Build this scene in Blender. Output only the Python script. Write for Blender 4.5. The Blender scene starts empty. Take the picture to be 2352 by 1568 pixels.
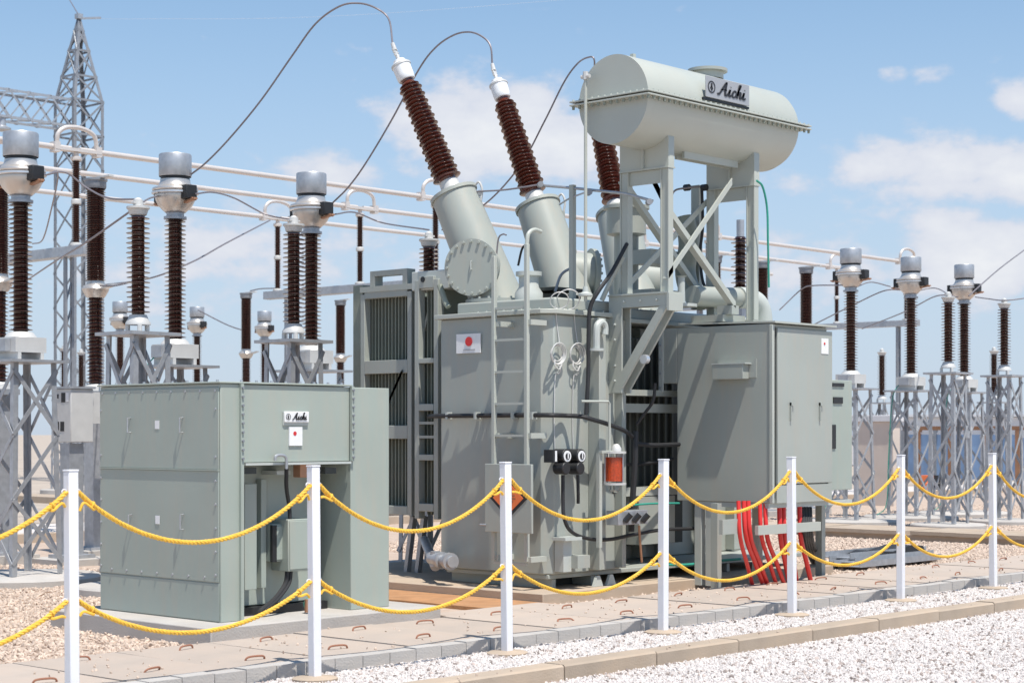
import bpy, math, random
from mathutils import Vector, Matrix
random.seed(7)
R = math.radians
S = bpy.context.scene
COL = S.collection

# ------------------------------------------------------------------ camera, sky, sun, exposure
CAM_H = 1.6
AZ = R(42.67)                       # heading of the lens, from +X (the bay direction) towards +Y
FPX = 4108.0                        # focal length in survey pixels (picture 2352 x 1568, horizon at 992)
HOR = 992.0
cd = bpy.data.cameras.new('camera'); cam = bpy.data.objects.new('camera', cd); COL.objects.link(cam)
cam.location = (0, 0, CAM_H); cam.rotation_euler = (R(90), 0, AZ - R(90))
cd.sensor_width = 36; cd.lens = 36 * FPX / 2352; cd.shift_y = (HOR - 784) / 2352
cd.clip_start = 0.1; cd.clip_end = 3000
cd.dof.use_dof = True; cd.dof.focus_distance = 16.0; cd.dof.aperture_fstop = 4.5
S.camera = cam

SUN = Vector((-0.115, -0.40, 1.0)).normalized()      # towards the sun
sl = bpy.data.lights.new('sun', 'SUN'); so = bpy.data.objects.new('sun', sl); COL.objects.link(so)
sl.energy = 4.5; sl.angle = R(0.55); sl.color = (1.0, 0.95, 0.87)
so.rotation_euler = SUN.to_track_quat('Z', 'Y').to_euler()
S.view_settings.view_transform = 'Standard'; S.view_settings.look = 'None'
S.view_settings.exposure = 0.36; S.view_settings.gamma = 1.0

FW = Vector((math.cos(AZ), math.sin(AZ), 0)); RT = Vector((math.sin(AZ), -math.cos(AZ), 0))
CA, SA = math.cos(AZ), math.sin(AZ)
def PX(u, v, X):
    q = (u - 1176) / FPX
    Y = X * (SA - q * CA) / (CA + q * SA); Z = X * CA + Y * SA
    return Vector((X, Y, CAM_H + (HOR - v) * Z / FPX))
def PY(u, v, Y):
    q = (u - 1176) / FPX
    X = Y * (CA + q * SA) / (SA - q * CA); Z = X * CA + Y * SA
    return Vector((X, Y, CAM_H + (HOR - v) * Z / FPX))
def PZ(u, v, z=0.0):
    Z = FPX * (CAM_H - z) / (v - HOR); r = (u - 1176) / FPX * Z
    p = FW * Z + RT * r; return Vector((p.x, p.y, z))
def PD(u, v, Z):
    r = (u - 1176) / FPX * Z; p = FW * Z + RT * r
    return Vector((p.x, p.y, CAM_H + (HOR - v) * Z / FPX))

def build_world():
    w = bpy.data.worlds.new('World'); S.world = w; w.use_nodes = True
    nt = w.node_tree; N = nt.nodes; L = nt.links
    for n in list(N): N.remove(n)
    out = N.new('ShaderNodeOutputWorld'); bg = N.new('ShaderNodeBackground')
    sky = N.new('ShaderNodeTexSky'); sky.sky_type = 'NISHITA'; sky.sun_disc = False
    sky.sun_elevation = math.asin(SUN.z); sky.sun_rotation = math.atan2(SUN.x, SUN.y)
    sky.air_density = 1.0; sky.dust_density = 0.6; sky.ozone_density = 2.2; sky.altitude = 600
    def M(op, a, b=None, c=None):
        n = N.new('ShaderNodeMath'); n.operation = op
        for i, x in enumerate((a, b, c)):
            if x is None: continue
            if isinstance(x, (int, float)): n.inputs[i].default_value = x
            else: L.new(x, n.inputs[i])
        return n.outputs[0]
    tc = N.new('ShaderNodeTexCoord'); sep = N.new('ShaderNodeSeparateXYZ'); L.new(tc.outputs['Generated'], sep.inputs[0])
    az = M('ARCTAN2', sep.outputs[1], sep.outputs[0]); el = M('ARCSINE', sep.outputs[2])
    cmb = N.new('ShaderNodeCombineXYZ'); L.new(az, cmb.inputs[0]); L.new(M('MULTIPLY', el, 1.7), cmb.inputs[1])
    nz = N.new('ShaderNodeTexNoise'); nz.inputs['Scale'].default_value = 32; nz.inputs['Detail'].default_value = 7
    nz.inputs['Roughness'].default_value = 0.56; L.new(cmb.outputs[0], nz.inputs['Vector'])
    nz2 = N.new('ShaderNodeTexNoise'); nz2.inputs['Scale'].default_value = 7; nz2.inputs['Detail'].default_value = 3
    L.new(cmb.outputs[0], nz2.inputs['Vector'])
    blobs = []
    def dirpx(u, v, ru, rv, a):
        q = (u - 1176) / FPX; e = math.atan(((HOR - v) / FPX) / math.sqrt(1 + q * q))
        blobs.append((AZ - math.atan(q), e, ru / FPX, rv / FPX, a))
    for b in ((1130, 300, 230, 110, 1.12), (1310, 335, 190, 90, 1.02), (745, 390, 130, 55, .78), (2050, 168, 55, 30, .58), (2130, 160, 60, 32, .58),
              (2180, 385, 300, 80, .88), (2330, 405, 140, 75, 1.0), (2345, 225, 60, 60, .7), (2240, 585, 180, 95, 1.1), (1890, 420, 120, 45, .4), (2000, 480, 110, 35, .35),
              (560, 580, 480, 150, .58), (1850, 600, 260, 110, .6)):
        dirpx(*b)
    tot = None
    for (a0, e0, ra, re, amp) in blobs:
        a0 = (a0 + math.pi) % (2 * math.pi) - math.pi
        mp = N.new('ShaderNodeVectorMath'); mp.operation = 'SUBTRACT'; L.new(cmb.outputs[0], mp.inputs[0]); mp.inputs[1].default_value = (a0, e0 * 1.7, 0)
        sc_ = N.new('ShaderNodeVectorMath'); sc_.operation = 'MULTIPLY'; L.new(mp.outputs[0], sc_.inputs[0]); sc_.inputs[1].default_value = (1 / ra, 1 / (re * 1.7), 0)
        ln = N.new('ShaderNodeVectorMath'); ln.operation = 'DOT_PRODUCT'; L.new(sc_.outputs[0], ln.inputs[0]); L.new(sc_.outputs[0], ln.inputs[1])
        g = M('DIVIDE', amp, M('ADD', 1.0, M('MULTIPLY', ln.outputs['Value'], M('ADD', .6, M('MULTIPLY', ln.outputs['Value'], .6)))))
        tot = g if tot is None else M('MAXIMUM', tot, g)
    hz = M('POWER', 2.718, M('MULTIPLY', M('MULTIPLY', el, el), -24.0))       # thin veil low over the horizon
    dens = M('ADD', M('ADD', tot, M('MULTIPLY', M('SUBTRACT', nz.outputs['Fac'], 0.5), 1.5)), M('MULTIPLY', M('SUBTRACT', nz2.outputs['Fac'], .5), .5))
    mr = N.new('ShaderNodeMapRange'); mr.interpolation_type = 'SMOOTHSTEP'
    L.new(dens, mr.inputs[0]); mr.inputs[1].default_value = 0.30; mr.inputs[2].default_value = 0.70; mr.inputs[4].default_value = 0.9
    mr2 = N.new('ShaderNodeMapRange'); L.new(hz, mr2.inputs[0]); mr2.inputs[4].default_value = .86
    skm = N.new('ShaderNodeMixRGB'); skm.blend_type = 'MULTIPLY'; skm.inputs[0].default_value = 1
    L.new(sky.outputs[0], skm.inputs[1]); skm.inputs[2].default_value = (.84, 1.02, 1.04, 1)
    m0 = N.new('ShaderNodeMixRGB'); L.new(mr2.outputs[0], m0.inputs[0]); L.new(skm.outputs[0], m0.inputs[1]); m0.inputs[2].default_value = (3.75, 4.3, 5.35, 1)
    cr = N.new('ShaderNodeMapRange'); L.new(dens, cr.inputs[0]); cr.inputs[1].default_value = .35; cr.inputs[2].default_value = 1.25
    cc = N.new('ShaderNodeMixRGB'); L.new(cr.outputs[0], cc.inputs[0]); cc.inputs[1].default_value = (4.55, 4.75, 5.45, 1); cc.inputs[2].default_value = (6.0, 6.05, 6.2, 1)
    m1 = N.new('ShaderNodeMixRGB'); L.new(mr.outputs[0], m1.inputs[0]); L.new(m0.outputs[0], m1.inputs[1]); L.new(cc.outputs[0], m1.inputs[2])
    L.new(m1.outputs[0], bg.inputs[0]); bg.inputs[1].default_value = 0.115
    L.new(bg.outputs[0], out.inputs[0])
build_world()

# ------------------------------------------------------------------ materials
MT = {}
def mat(name, base, rough=.5, metal=0.0, var=.10, scale=5.0, bump=0.0, bscale=60, dust=0.0, dustcol=(.46, .38, .30), streak=False, coat=0, rnd=0.0, trans=0, spec=.5):
    m = bpy.data.materials.new(name); m.use_nodes = True; nt = m.node_tree; N = nt.nodes; L = nt.links
    b = N['Principled BSDF']; b.inputs['Roughness'].default_value = rough; b.inputs['Metallic'].default_value = metal
    b.inputs['Coat Weight'].default_value = coat; b.inputs['Specular IOR Level'].default_value = spec
    if trans: b.inputs['Transmission Weight'].default_value = trans
    tc = N.new('ShaderNodeTexCoord'); nz = N.new('ShaderNodeTexNoise'); nz.inputs['Scale'].default_value = scale
    nz.inputs['Detail'].default_value = 5; L.new(tc.outputs['Object'], nz.inputs['Vector'])
    hsv = N.new('ShaderNodeHueSaturation'); hsv.inputs['Color'].default_value = (*base, 1)
    mr = N.new('ShaderNodeMapRange'); L.new(nz.outputs['Fac'], mr.inputs[0]); mr.inputs[1].default_value = .25; mr.inputs[2].default_value = .75
    mr.inputs[3].default_value = 1 - var; mr.inputs[4].default_value = 1 + var
    last = mr.outputs[0]
    if rnd:
        oi = N.new('ShaderNodeObjectInfo'); mr2 = N.new('ShaderNodeMapRange'); L.new(oi.outputs['Random'], mr2.inputs[0])
        mr2.inputs[3].default_value = 1 - rnd; mr2.inputs[4].default_value = 1 + rnd
        mm = N.new('ShaderNodeMath'); mm.operation = 'MULTIPLY'; L.new(last, mm.inputs[0]); L.new(mr2.outputs[0], mm.inputs[1]); last = mm.outputs[0]
    L.new(last, hsv.inputs['Value']); c = hsv.outputs[0]
    if dust:
        n2 = N.new('ShaderNodeTexNoise'); n2.inputs['Scale'].default_value = 2.2; n2.inputs['Detail'].default_value = 8; n2.inputs['Roughness'].default_value = .65
        mp = N.new('ShaderNodeMapping'); L.new(tc.outputs['Object'], mp.inputs[0]); L.new(mp.outputs[0], n2.inputs['Vector'])
        if streak: mp.inputs['Scale'].default_value = (6, 6, .7)
        m3 = N.new('ShaderNodeMapRange'); L.new(n2.outputs['Fac'], m3.inputs[0]); m3.inputs[1].default_value = .45; m3.inputs[2].default_value = .75
        m3.inputs[4].default_value = dust
        mx = N.new('ShaderNodeMixRGB'); L.new(m3.outputs[0], mx.inputs[0]); L.new(c, mx.inputs[1]); mx.inputs[2].default_value = (*dustcol, 1); c = mx.outputs[0]
        ra = N.new('ShaderNodeMapRange'); L.new(n2.outputs['Fac'], ra.inputs[0]); ra.inputs[3].default_value = max(.05, rough - .1); ra.inputs[4].default_value = min(1, rough + .15)
        L.new(ra.outputs[0], b.inputs['Roughness'])
    L.new(c, b.inputs['Base Color'])
    if bump:
        n3 = N.new('ShaderNodeTexNoise'); n3.inputs['Scale'].default_value = bscale; n3.inputs['Detail'].default_value = 4; L.new(tc.outputs['Object'], n3.inputs['Vector'])
        bp = N.new('ShaderNodeBump'); bp.inputs['Strength'].default_value = bump; bp.inputs['Distance'].default_value = .01
        L.new(n3.outputs['Fac'], bp.inputs['Height']); L.new(bp.outputs[0], b.inputs['Normal'])
    MT[name] = m; return m
mat('paint', (.36, .384, .352), .42, var=.06, scale=1.3, dust=.30, streak=True, bump=.16, bscale=2.2)
mat('paint_green', (.345, .390, .348), .40, var=.06, scale=1.3, dust=.28, streak=True, bump=.16, bscale=2.2)
mat('paint_light', (.47, .50, .475), .45, var=.05, scale=3, dust=.15)
mat('cream', (.44, .46, .415), .40, var=.04, scale=2, dust=.15)
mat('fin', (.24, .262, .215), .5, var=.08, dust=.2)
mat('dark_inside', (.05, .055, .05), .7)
mat('rib_shade', (.10, .105, .09), .6)  # rib colour with the shade of the tank recess put in
mat('galv', (.43, .445, .47), .42, metal=.55, var=.14, scale=14, dust=.15)
mat('galv_dark', (.27, .285, .31), .5, metal=.4, var=.15, scale=10, dust=.15)
mat('alu', (.72, .73, .75), .35, metal=.75, var=.08, scale=12)
mat('alu_white', (.60, .59, .57), .45, metal=.15, var=.06, scale=8)
mat('tube_alu', (.66, .605, .565), .38, metal=.25, var=.05, scale=2)
mat('head', (.62, .58, .54), .30, metal=.6, var=.06, scale=4, dust=.15)
mat('porcelain', (.042, .013, .009), .20, var=.2, scale=7, coat=.5, rnd=.15)
mat('porcelain_red', (.105, .027, .017), .22, var=.2, scale=9, coat=.5, rnd=.1)
mat('grease_white', (.78, .79, .80), .5, var=.05)
mat('white', (.80, .80, .83), .40, var=.03, scale=4, dust=.08)
mat('paper', (.80, .80, .80), .6, var=.02)
mat('plate', (.42, .42, .43), .4, metal=.3, var=.05)
mat('ink', (.02, .02, .024), .5)
mat('red_ink', (.62, .03, .03), .5)
mat('orange_ink', (.88, .20, .055), .5, var=.05)
mat('silica', (.85, .10, .012), .35, var=.22, scale=50, bump=.5, bscale=90)
mat('glass', (.9, .92, .92), .05, trans=1.0)
mat('black', (.018, .018, .020), .45, var=.2)
mat('rubber', (.022, .022, .024), .6, var=.2)
mat('wire', (.26, .235, .25), .5, metal=.5, var=.1)
mat('rope', (.80, .47, .055), .65, var=.12, scale=40)
mat('red_pipe', (.66, .035, .03), .38, var=.1, scale=5)
mat('green', (.03, .30, .22), .5)
mat('copper', (.42, .22, .13), .5, metal=.4)
mat('rust', (.30, .135, .085), .8, var=.25, scale=30)
mat('concrete', (.45, .425, .40), .85, var=.10, scale=3, bump=.35, bscale=70, dust=.35, dustcol=(.45, .37, .29), rnd=.05)
mat('concrete_warm', (.41, .33, .255), .88, var=.12, scale=3, bump=.35, bscale=70, dust=.4, dustcol=(.46, .33, .22), rnd=.06)
mat('concrete_pink', (.435, .365, .31), .88, var=.09, scale=2.5, bump=.3, bscale=80, dust=.45, dustcol=(.42, .32, .25), rnd=.06)
mat('soil', (.40, .205, .095), .95, var=.2, scale=5, bump=.5, bscale=40, dust=.3, dustcol=(.5, .33, .2))
mat('sand', (.40, .335, .275), .95, var=.16, scale=.7, bump=.6, bscale=30, dust=.4, dustcol=(.46, .41, .37))
mat('bed_white', (.56, .515, .485), .95, var=.2, scale=8, bump=.8, bscale=45)
mat('bed_tan', (.45, .35, .28), .95, var=.2, scale=8, bump=.8, bscale=45)
mat('stone_white', (.61, .565, .54), .85, var=.15, scale=15, rnd=.16)
mat('stone_tan', (.54, .43, .35), .85, var=.15, scale=15, rnd=.22)
mat('stone_dark', (.36, .30, .27), .85, var=.2, scale=15, rnd=.45)
mat('wall_beige', (.60, .52, .46), .85, var=.06, scale=2, bump=.1)
mat('blue_sheet', (.26, .38, .56), .6, var=.15, scale=2)
mat('brown_steel', (.30, .15, .08), .7, var=.2)
mat('far_white', (.66, .66, .68), .8, var=.05)

# ------------------------------------------------------------------ mesh builder
OFF = {}
def V(*a): return Vector(a)
def frame(d):
    d = d.normalized(); a = Vector((0, 0, 1)) if abs(d.z) < .95 else Vector((1, 0, 0))
    x = a.cross(d).normalized(); return x, d.cross(x).normalized(), d
class MB:
    def __init__(s): s.v = []; s.f = []
    def add(s, vs, fs):
        o = len(s.v); s.v += [Vector(x) for x in vs]; s.f += [tuple(i + o for i in f) for f in fs]; return s
    def box(s, x0, x1, y0, y1, z0, z1):
        x0, x1 = min(x0, x1), max(x0, x1); y0, y1 = min(y0, y1), max(y0, y1); z0, z1 = min(z0, z1), max(z0, z1)
        return s.add([(x0, y0, z0), (x1, y0, z0), (x1, y1, z0), (x0, y1, z0), (x0, y0, z1), (x1, y0, z1), (x1, y1, z1), (x0, y1, z1)],
                     [(0, 3, 2, 1), (4, 5, 6, 7), (0, 1, 5, 4), (1, 2, 6, 5), (2, 3, 7, 6), (3, 0, 4, 7)])
    def bar(s, p0, p1, w, h, up=None):
        p0 = Vector(p0); p1 = Vector(p1); d = (p1 - p0).normalized(); up = Vector(up) if up else (Vector((0, 0, 1)) if abs(d.z) < .95 else Vector((0, 1, 0)))
        x = d.cross(up).normalized() * (w / 2); y = x.cross(d).normalized() * (h / 2)
        return s.add([p0 - x - y, p0 + x - y, p0 + x + y, p0 - x + y, p1 - x - y, p1 + x - y, p1 + x + y, p1 - x + y],
                     [(0, 3, 2, 1), (4, 5, 6, 7), (0, 1, 5, 4), (1, 2, 6, 5), (2, 3, 7, 6), (3, 0, 4, 7)])
    def angle(s, p0, p1, w, t, a, b):
        # L section: legs of width w along the unit vectors a and b from the heel line p0-p1
        p0 = Vector(p0); p1 = Vector(p1); a = Vector(a); b = Vector(b)
        pr = [V(0, 0, 0), a * w, a * w + b * t, a * t + b * t, a * t + b * w, b * w]
        n = 6; vs = [p0 + q for q in pr] + [p1 + q for q in pr]
        fs = [tuple(range(n - 1, -1, -1)), tuple(range(n, 2 * n))] + [(i, (i + 1) % n, n + (i + 1) % n, n + i) for i in range(n)]
        return s.add(vs, fs)
    def channel(s, p0, p1, w, h, up, t=.012):
        # I/H profile
        p0 = Vector(p0); p1 = Vector(p1); up = Vector(up).normalized(); d = (p1 - p0).normalized()
        s.bar(p0 + up * (h / 2 - t / 2), p1 + up * (h / 2 - t / 2), w, t, up); s.bar(p0 - up * (h / 2 - t / 2), p1 - up * (h / 2 - t / 2), w, t, up)
        return s.bar(p0, p1, t, h - 2 * t, up)
    def cyl(s, p0, p1, r0, r1=None, n=16, cap=True):
        p0 = Vector(p0); p1 = Vector(p1); r1 = r0 if r1 is None else r1; x, y, d = frame(p1 - p0)
        c = [(x * math.cos(2 * math.pi * i / n) + y * math.sin(2 * math.pi * i / n)) for i in range(n)]
        vs = [p0 + k * r0 for k in c] + [p1 + k * r1 for k in c]
        fs = [(i, (i + 1) % n, n + (i + 1) % n, n + i) for i in range(n)]
        if cap: fs += [tuple(range(n - 1, -1, -1)), tuple(range(n, 2 * n))]
        return s.add(vs, fs)
    def lathe(s, p0, axis, prof, n=20, cap=True):
        p0 = Vector(p0); x, y, d = frame(Vector(axis)); vs = []
        for r, h in prof:
            for i in range(n):
                t = 2 * math.pi * i / n; vs.append(p0 + d * h + (x * math.cos(t) + y * math.sin(t)) * max(r, 1e-4))
        fs = []
        for k in range(len(prof) - 1):
            for i in range(n): fs.append((k * n + i, k * n + (i + 1) % n, (k + 1) * n + (i + 1) % n, (k + 1) * n + i))
        if cap: fs += [tuple(range(n - 1, -1, -1)), tuple((len(prof) - 1) * n + i for i in range(n))]
        return s.add(vs, fs)
    def tube(s, pts, r, n=8, cap=True):
        pts = [Vector(p) for p in pts]; vs = []; fs = []; x = None
        for i, p in enumerate(pts):
            d = (pts[min(i + 1, len(pts) - 1)] - pts[max(i - 1, 0)]).normalized()
            if x is None: x, y, _ = frame(d)
            else: x = (x - d * x.dot(d)).normalized()
            y = d.cross(x)
            for k in range(n):
                t = 2 * math.pi * k / n; vs.append(p + (x * math.cos(t) + y * math.sin(t)) * r)
        for i in range(len(pts) - 1):
            for k in range(n): fs.append((i * n + k, i * n + (k + 1) % n, (i + 1) * n + (k + 1) % n, (i + 1) * n + k))
        if cap: fs += [tuple(range(n - 1, -1, -1)), tuple((len(pts) - 1) * n + k for k in range(n))]
        return s.add(vs, fs)
    def prism(s, poly, vec):
        poly = [Vector(p) for p in poly]; vec = Vector(vec); n = len(poly); nrm = Vector((0, 0, 0))
        for i in range(n): nrm += poly[i].cross(poly[(i + 1) % n])
        if nrm.dot(vec) < 0: poly = poly[::-1]
        return s.add(poly + [p + vec for p in poly], [tuple(range(n - 1, -1, -1)), tuple(range(n, 2 * n))] + [(i, (i + 1) % n, n + (i + 1) % n, n + i) for i in range(n)])
    def build(s, name, m, parent=None, bev=0, loc=None):
        off = OFF.get(parent.name, Vector((0, 0, 0))) if parent else Vector((0, 0, 0))
        if parent is None and loc is not None: off = Vector(loc)
        me = bpy.data.meshes.new(name); me.from_pydata([tuple(p - off) for p in s.v], [], s.f); me.update()
        me.materials.append(MT[m]); me.polygons.foreach_set('use_smooth', [True] * len(me.polygons)); me.set_sharp_from_angle(angle=R(34))
        o = bpy.data.objects.new(name, me); COL.objects.link(o)
        if parent: o.parent = parent
        elif loc is not None: o.location = off
        OFF[o.name] = off
        if bev:
            b = o.modifiers.new('bevel', 'BEVEL'); b.width = bev; b.segments = 2; b.limit_method = 'ANGLE'; b.angle_limit = R(50)
        return o
def tag(o, label=None, cat=None, group=None, kind=None):
    if label: o['label'] = label
    if cat: o['category'] = cat
    if group: o['group'] = group
    if kind: o['kind'] = kind
    return o
def thing(name, loc, label, cat, group=None):
    o = bpy.data.objects.new(name, None); COL.objects.link(o); o.location = loc; o.empty_display_size = .2
    OFF[o.name] = Vector(loc); return tag(o, label, cat, group)
def copy_tree(o, parent=None):
    c = o.copy(); COL.objects.link(c); c.parent = parent
    for ch in [k for k in bpy.data.objects if k.parent == o]: copy_tree(ch, c)
    return c
SHARED = {}
def piece(name, key, mesh_fn, m, parent, loc, rot=None, scale=None):
    """an object of its own that shares mesh data with its look-alikes; loc in world axes of the parent's frame"""
    k = (key, m)
    if k not in SHARED:
        b = MB(); mesh_fn(b); me = bpy.data.meshes.new(name); me.from_pydata([tuple(p) for p in b.v], [], b.f); me.update()
        me.materials.append(MT[m]); me.polygons.foreach_set('use_smooth', [True] * len(me.polygons)); me.set_sharp_from_angle(angle=R(34)); SHARED[k] = me
    o = bpy.data.objects.new(name, SHARED[k]); COL.objects.link(o)
    off = OFF.get(parent.name, Vector((0, 0, 0))) if parent else Vector((0, 0, 0))
    o.parent = parent; o.location = Vector(loc) - off
    if rot is not None: o.rotation_euler = rot
    if scale is not None: o.scale = scale
    OFF[o.name] = off
    return o
def bolts(parent, pts, nrm, r=.012, h=.014, m='paint'):
    q = Vector(nrm).to_track_quat('Z', 'Y').to_euler()
    for p in pts: piece('bolt', ('bolt', r, h), lambda b: b.cyl((0, 0, -.004), (0, 0, h), r, r * .85, 6), m, parent, p, q)
def lerp(a, b, t): return Vector(a) * (1 - t) + Vector(b) * t
def line(a, b, n): return [lerp(a, b, i / (n - 1)) for i in range(n)]
def spline(pts, n=10):
    P = [Vector(p) for p in pts]; P = [P[0] * 2 - P[1]] + P + [P[-1] * 2 - P[-2]]; out = []
    for i in range(1, len(P) - 2):
        for k in range(n):
            t = k / n; a, b, c, d = P[i - 1], P[i], P[i + 1], P[i + 2]
            out.append(.5 * ((2 * b) + (c - a) * t + (2 * a - 5 * b + 4 * c - d) * t * t + (3 * b - 3 * c + d - a) * t ** 3))
    out.append(P[-2]); return out
def ring(c, nrm, r, tr, n=20, m=6):
    x, y, d = frame(Vector(nrm)); return [Vector(c) + (x * math.cos(2 * math.pi * i / n) + y * math.sin(2 * math.pi * i / n)) * r for i in range(n + 1)]

# ------------------------------------------------------------------ ground and paving
def sheet(name, x0, x1, y0, y1, z, m, nx=1, ny=1):
    b = MB(); vs = []; fs = []
    for j in range(ny + 1):
        for i in range(nx + 1): vs.append((x0 + (x1 - x0) * i / nx, y0 + (y1 - y0) * j / ny, z))
    for j in range(ny):
        for i in range(nx): a = j * (nx + 1) + i; fs.append((a, a + 1, a + nx + 2, a + nx + 1))
    b.add(vs, fs); o = b.build(name, m); return tag(o, kind='structure')
sheet('ground', -400, 900, -400, 900, -.06, 'sand')
sheet('gravel_bed', -2, 40, 1.5, 7.82, -.045, 'bed_white')
sheet('gravel_bed', -2, 40, 7.9, 8.97, 0.0, 'bed_white')
sheet('gravel_bed', 2, 60, 10.36, 22.6, 0.0, 'bed_tan')

def gravel(name, rects, dens, size, m, label):
    me = bpy.data.meshes.new(name); vs = []; fs = []
    for (x0, x1, y0, y1, z) in rects:
        k = len(vs); vs += [(x0, y0, z), (x1, y0, z), (x1, y1, z), (x0, y1, z)]; fs.append((k, k + 1, k + 2, k + 3))
    me.from_pydata(vs, [], fs); o = bpy.data.objects.new(name, me); COL.objects.link(o)
    g = bpy.data.node_groups.new(name, 'GeometryNodeTree'); g.interface.new_socket('Geometry', in_out='INPUT', socket_type='NodeSocketGeometry'); g.interface.new_socket('Geometry', in_out='OUTPUT', socket_type='NodeSocketGeometry')
    N = g.nodes; L = g.links; gi = N.new('NodeGroupInput'); go = N.new('NodeGroupOutput')
    d = N.new('GeometryNodeDistributePointsOnFaces'); d.inputs['Density'].default_value = dens; L.new(gi.outputs[0], d.inputs['Mesh'])
    ico = N.new('GeometryNodeMeshIcoSphere'); ico.inputs['Radius'].default_value = size; ico.inputs['Subdivisions'].default_value = 1
    sm = N.new('GeometryNodeSetMaterial'); sm.inputs['Material'].default_value = MT[m]; L.new(ico.outputs[0], sm.inputs[0])
    inst = N.new('GeometryNodeInstanceOnPoints'); L.new(d.outputs['Points'], inst.inputs['Points']); L.new(sm.outputs[0], inst.inputs['Instance'])
    r = N.new('FunctionNodeRandomValue'); r.data_type = 'FLOAT_VECTOR'; r.inputs[1].default_value = (6.28, 6.28, 6.28); L.new(r.outputs[0], inst.inputs['Rotation'])
    r2 = N.new('FunctionNodeRandomValue'); r2.data_type = 'FLOAT_VECTOR'; r2.inputs[0].default_value = (.30, .28, .25); r2.inputs[1].default_value = (1.7, 1.3, 1.0); r2.inputs['Seed'].default_value = 5
    L.new(r2.outputs[0], inst.inputs['Scale']); L.new(inst.outputs[0], go.inputs[0])
    md = o.modifiers.new('scatter', 'NODES'); md.node_group = g
    return tag(o, label, 'gravel', kind='stuff')
gravel('gravel', [(6.0, 16, 4.6, 7.78, -.043), (4.5, 24, 7.95, 8.94, .002), (16, 26, 5.5, 7.78, -.043)], 2700, .0125, 'stone_white', 'loose white gravel on both sides of the low kerb in front')
gravel('gravel', [(4.0, 8.2, 10.37, 15.5, .004), (8.2, 26, 10.37, 10.9, .004), (8.2, 12, 12.6, 19, .004), (16.5, 23.2, 10.9, 19, .004), (24.4, 36, 10.4, 19, .004)], 520, .022, 'stone_tan', 'loose tan gravel under the switchgear behind the trench covers')

gravel('gravel', [(6.0, 16, 4.6, 7.78, -.038), (4.5, 24, 7.95, 8.94, .006), (16, 26, 5.5, 7.78, -.038)], 90, .016, 'stone_dark', 'scattered darker stones among the white gravel in front')
gravel('gravel', [(5.5, 24, 9.08, 10.36, .094), (5.5, 24, 7.79, 7.94, .064)], 16, .010, 'stone_tan', 'stray grit lying on the trench covers and kerb')
def stones(root, name, key, x0, x1, ln, yc, mk, m, gap=.008, jit=.004):
    x = x0; rr = random.Random(len(key))
    while x < x1:
        piece(name, key, mk, m, root, (x + ln / 2, yc, rr.uniform(-jit, jit)), (rr.uniform(-.01, .01), rr.uniform(-.004, .004), rr.uniform(-.004, .004)))
        x += ln + gap
# low kerb in front of the posts
k = MB().box(3.5, 30, 7.80, 7.93, -.15, .012).build('kerb', 'concrete_warm'); tag(k, kind='structure')
stones(k, 'kerb_stone', 'kerbstone', 4.0, 29, .98, 7.865, lambda b: b.prism([(-.49, -.10, -.12), (-.49, .10, -.12), (-.49, .095, .05), (-.49, .08, .062), (-.49, -.085, .062), (-.49, -.10, .05)], (.98, 0, 0)), 'concrete_warm')
# cable trench with lift-out covers
t = MB().box(-2, 42, 8.99, 10.3, -.3, .012).build('cable_trench', 'concrete'); tag(t, kind='structure')
stones(t, 'edge_stone', 'edgestone', 2.2, 30, .245, 9.013, lambda b: b.box(-.1225, .1225, -.0625, .0625, -.1, .092), 'concrete', gap=.006, jit=.005)
x = 2.4; rr = random.Random(3); hi = 0
def cover_mesh(b): b.box(-.395, .395, -.638, .638, .014, .088)
def handle_mesh(b): b.tube(spline([(-.075, 0, -.02), (-.072, 0, .012), (-.045, 0, .026), (.045, 0, .026), (.072, 0, .012), (.075, 0, -.02)], 4), .007, 6)
while x < 29:
    c = piece('trench_cover', 'cover', cover_mesh, 'concrete_pink', t, (x + .395, 9.717, rr.uniform(-.006, .005)), (rr.uniform(-.003, .003), rr.uniform(-.004, .004), rr.uniform(-.003, .003)))
    for yy in (9.37, 10.1):
        h = piece('lifting_handle', 'handle', handle_mesh, 'rust', c, (rr.uniform(-.05, .05), yy - 9.717 + rr.uniform(-.03, .03), .088), (rr.uniform(-.9, .9), 0, rr.uniform(-.3, .3)))
    x += .79 + .010
# second trench crossing at the right, path kerbs far off
t2 = MB().box(23.3, 24.35, 10.42, 60, -.2, .09).build('cable_trench', 'concrete_warm'); tag(t2, kind='structure')
for i in range(26):
    piece('trench_cover', 'cover2', lambda b: b.box(23.26, 24.39, -.38, .38, .094, .15), 'concrete_warm', t2, (0, 10.85 + i * .775, rr.uniform(-.004, .004)), (0, 0, rr.uniform(-.003, .003)))
kb = MB().box(4, 60, 22.6, 22.85, -.1, .13).build('kerb', 'concrete_warm'); tag(kb, kind='structure')
road = sheet('road', 2, 60, 22.85, 27.0, .008, 'bed_white')

# plinth of the big transformer
p = MB().box(12.3, 17.2, 10.95, 14.9, -.3, .11).build('plinth', 'concrete_warm', bev=.008); tag(p, kind='structure')
p = MB().box(11.55, 12.29, 10.75, 14.9, -.3, .035).build('soil_bed', 'soil'); tag(p, kind='structure')
p = MB().prism([(10.62, 10.40, -.2), (12.0, 10.40, -.2), (12.0, 10.74, -.2), (10.62, 10.74, -.2)], (0, 0, .27)).build('concrete_apron', 'concrete_pink', bev=.006); tag(p, kind='structure')
p = MB().box(8.2, 10.6, 10.58, 12.7, -.3, .15).build('plinth', 'concrete', bev=.01); tag(p, kind='structure')

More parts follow.
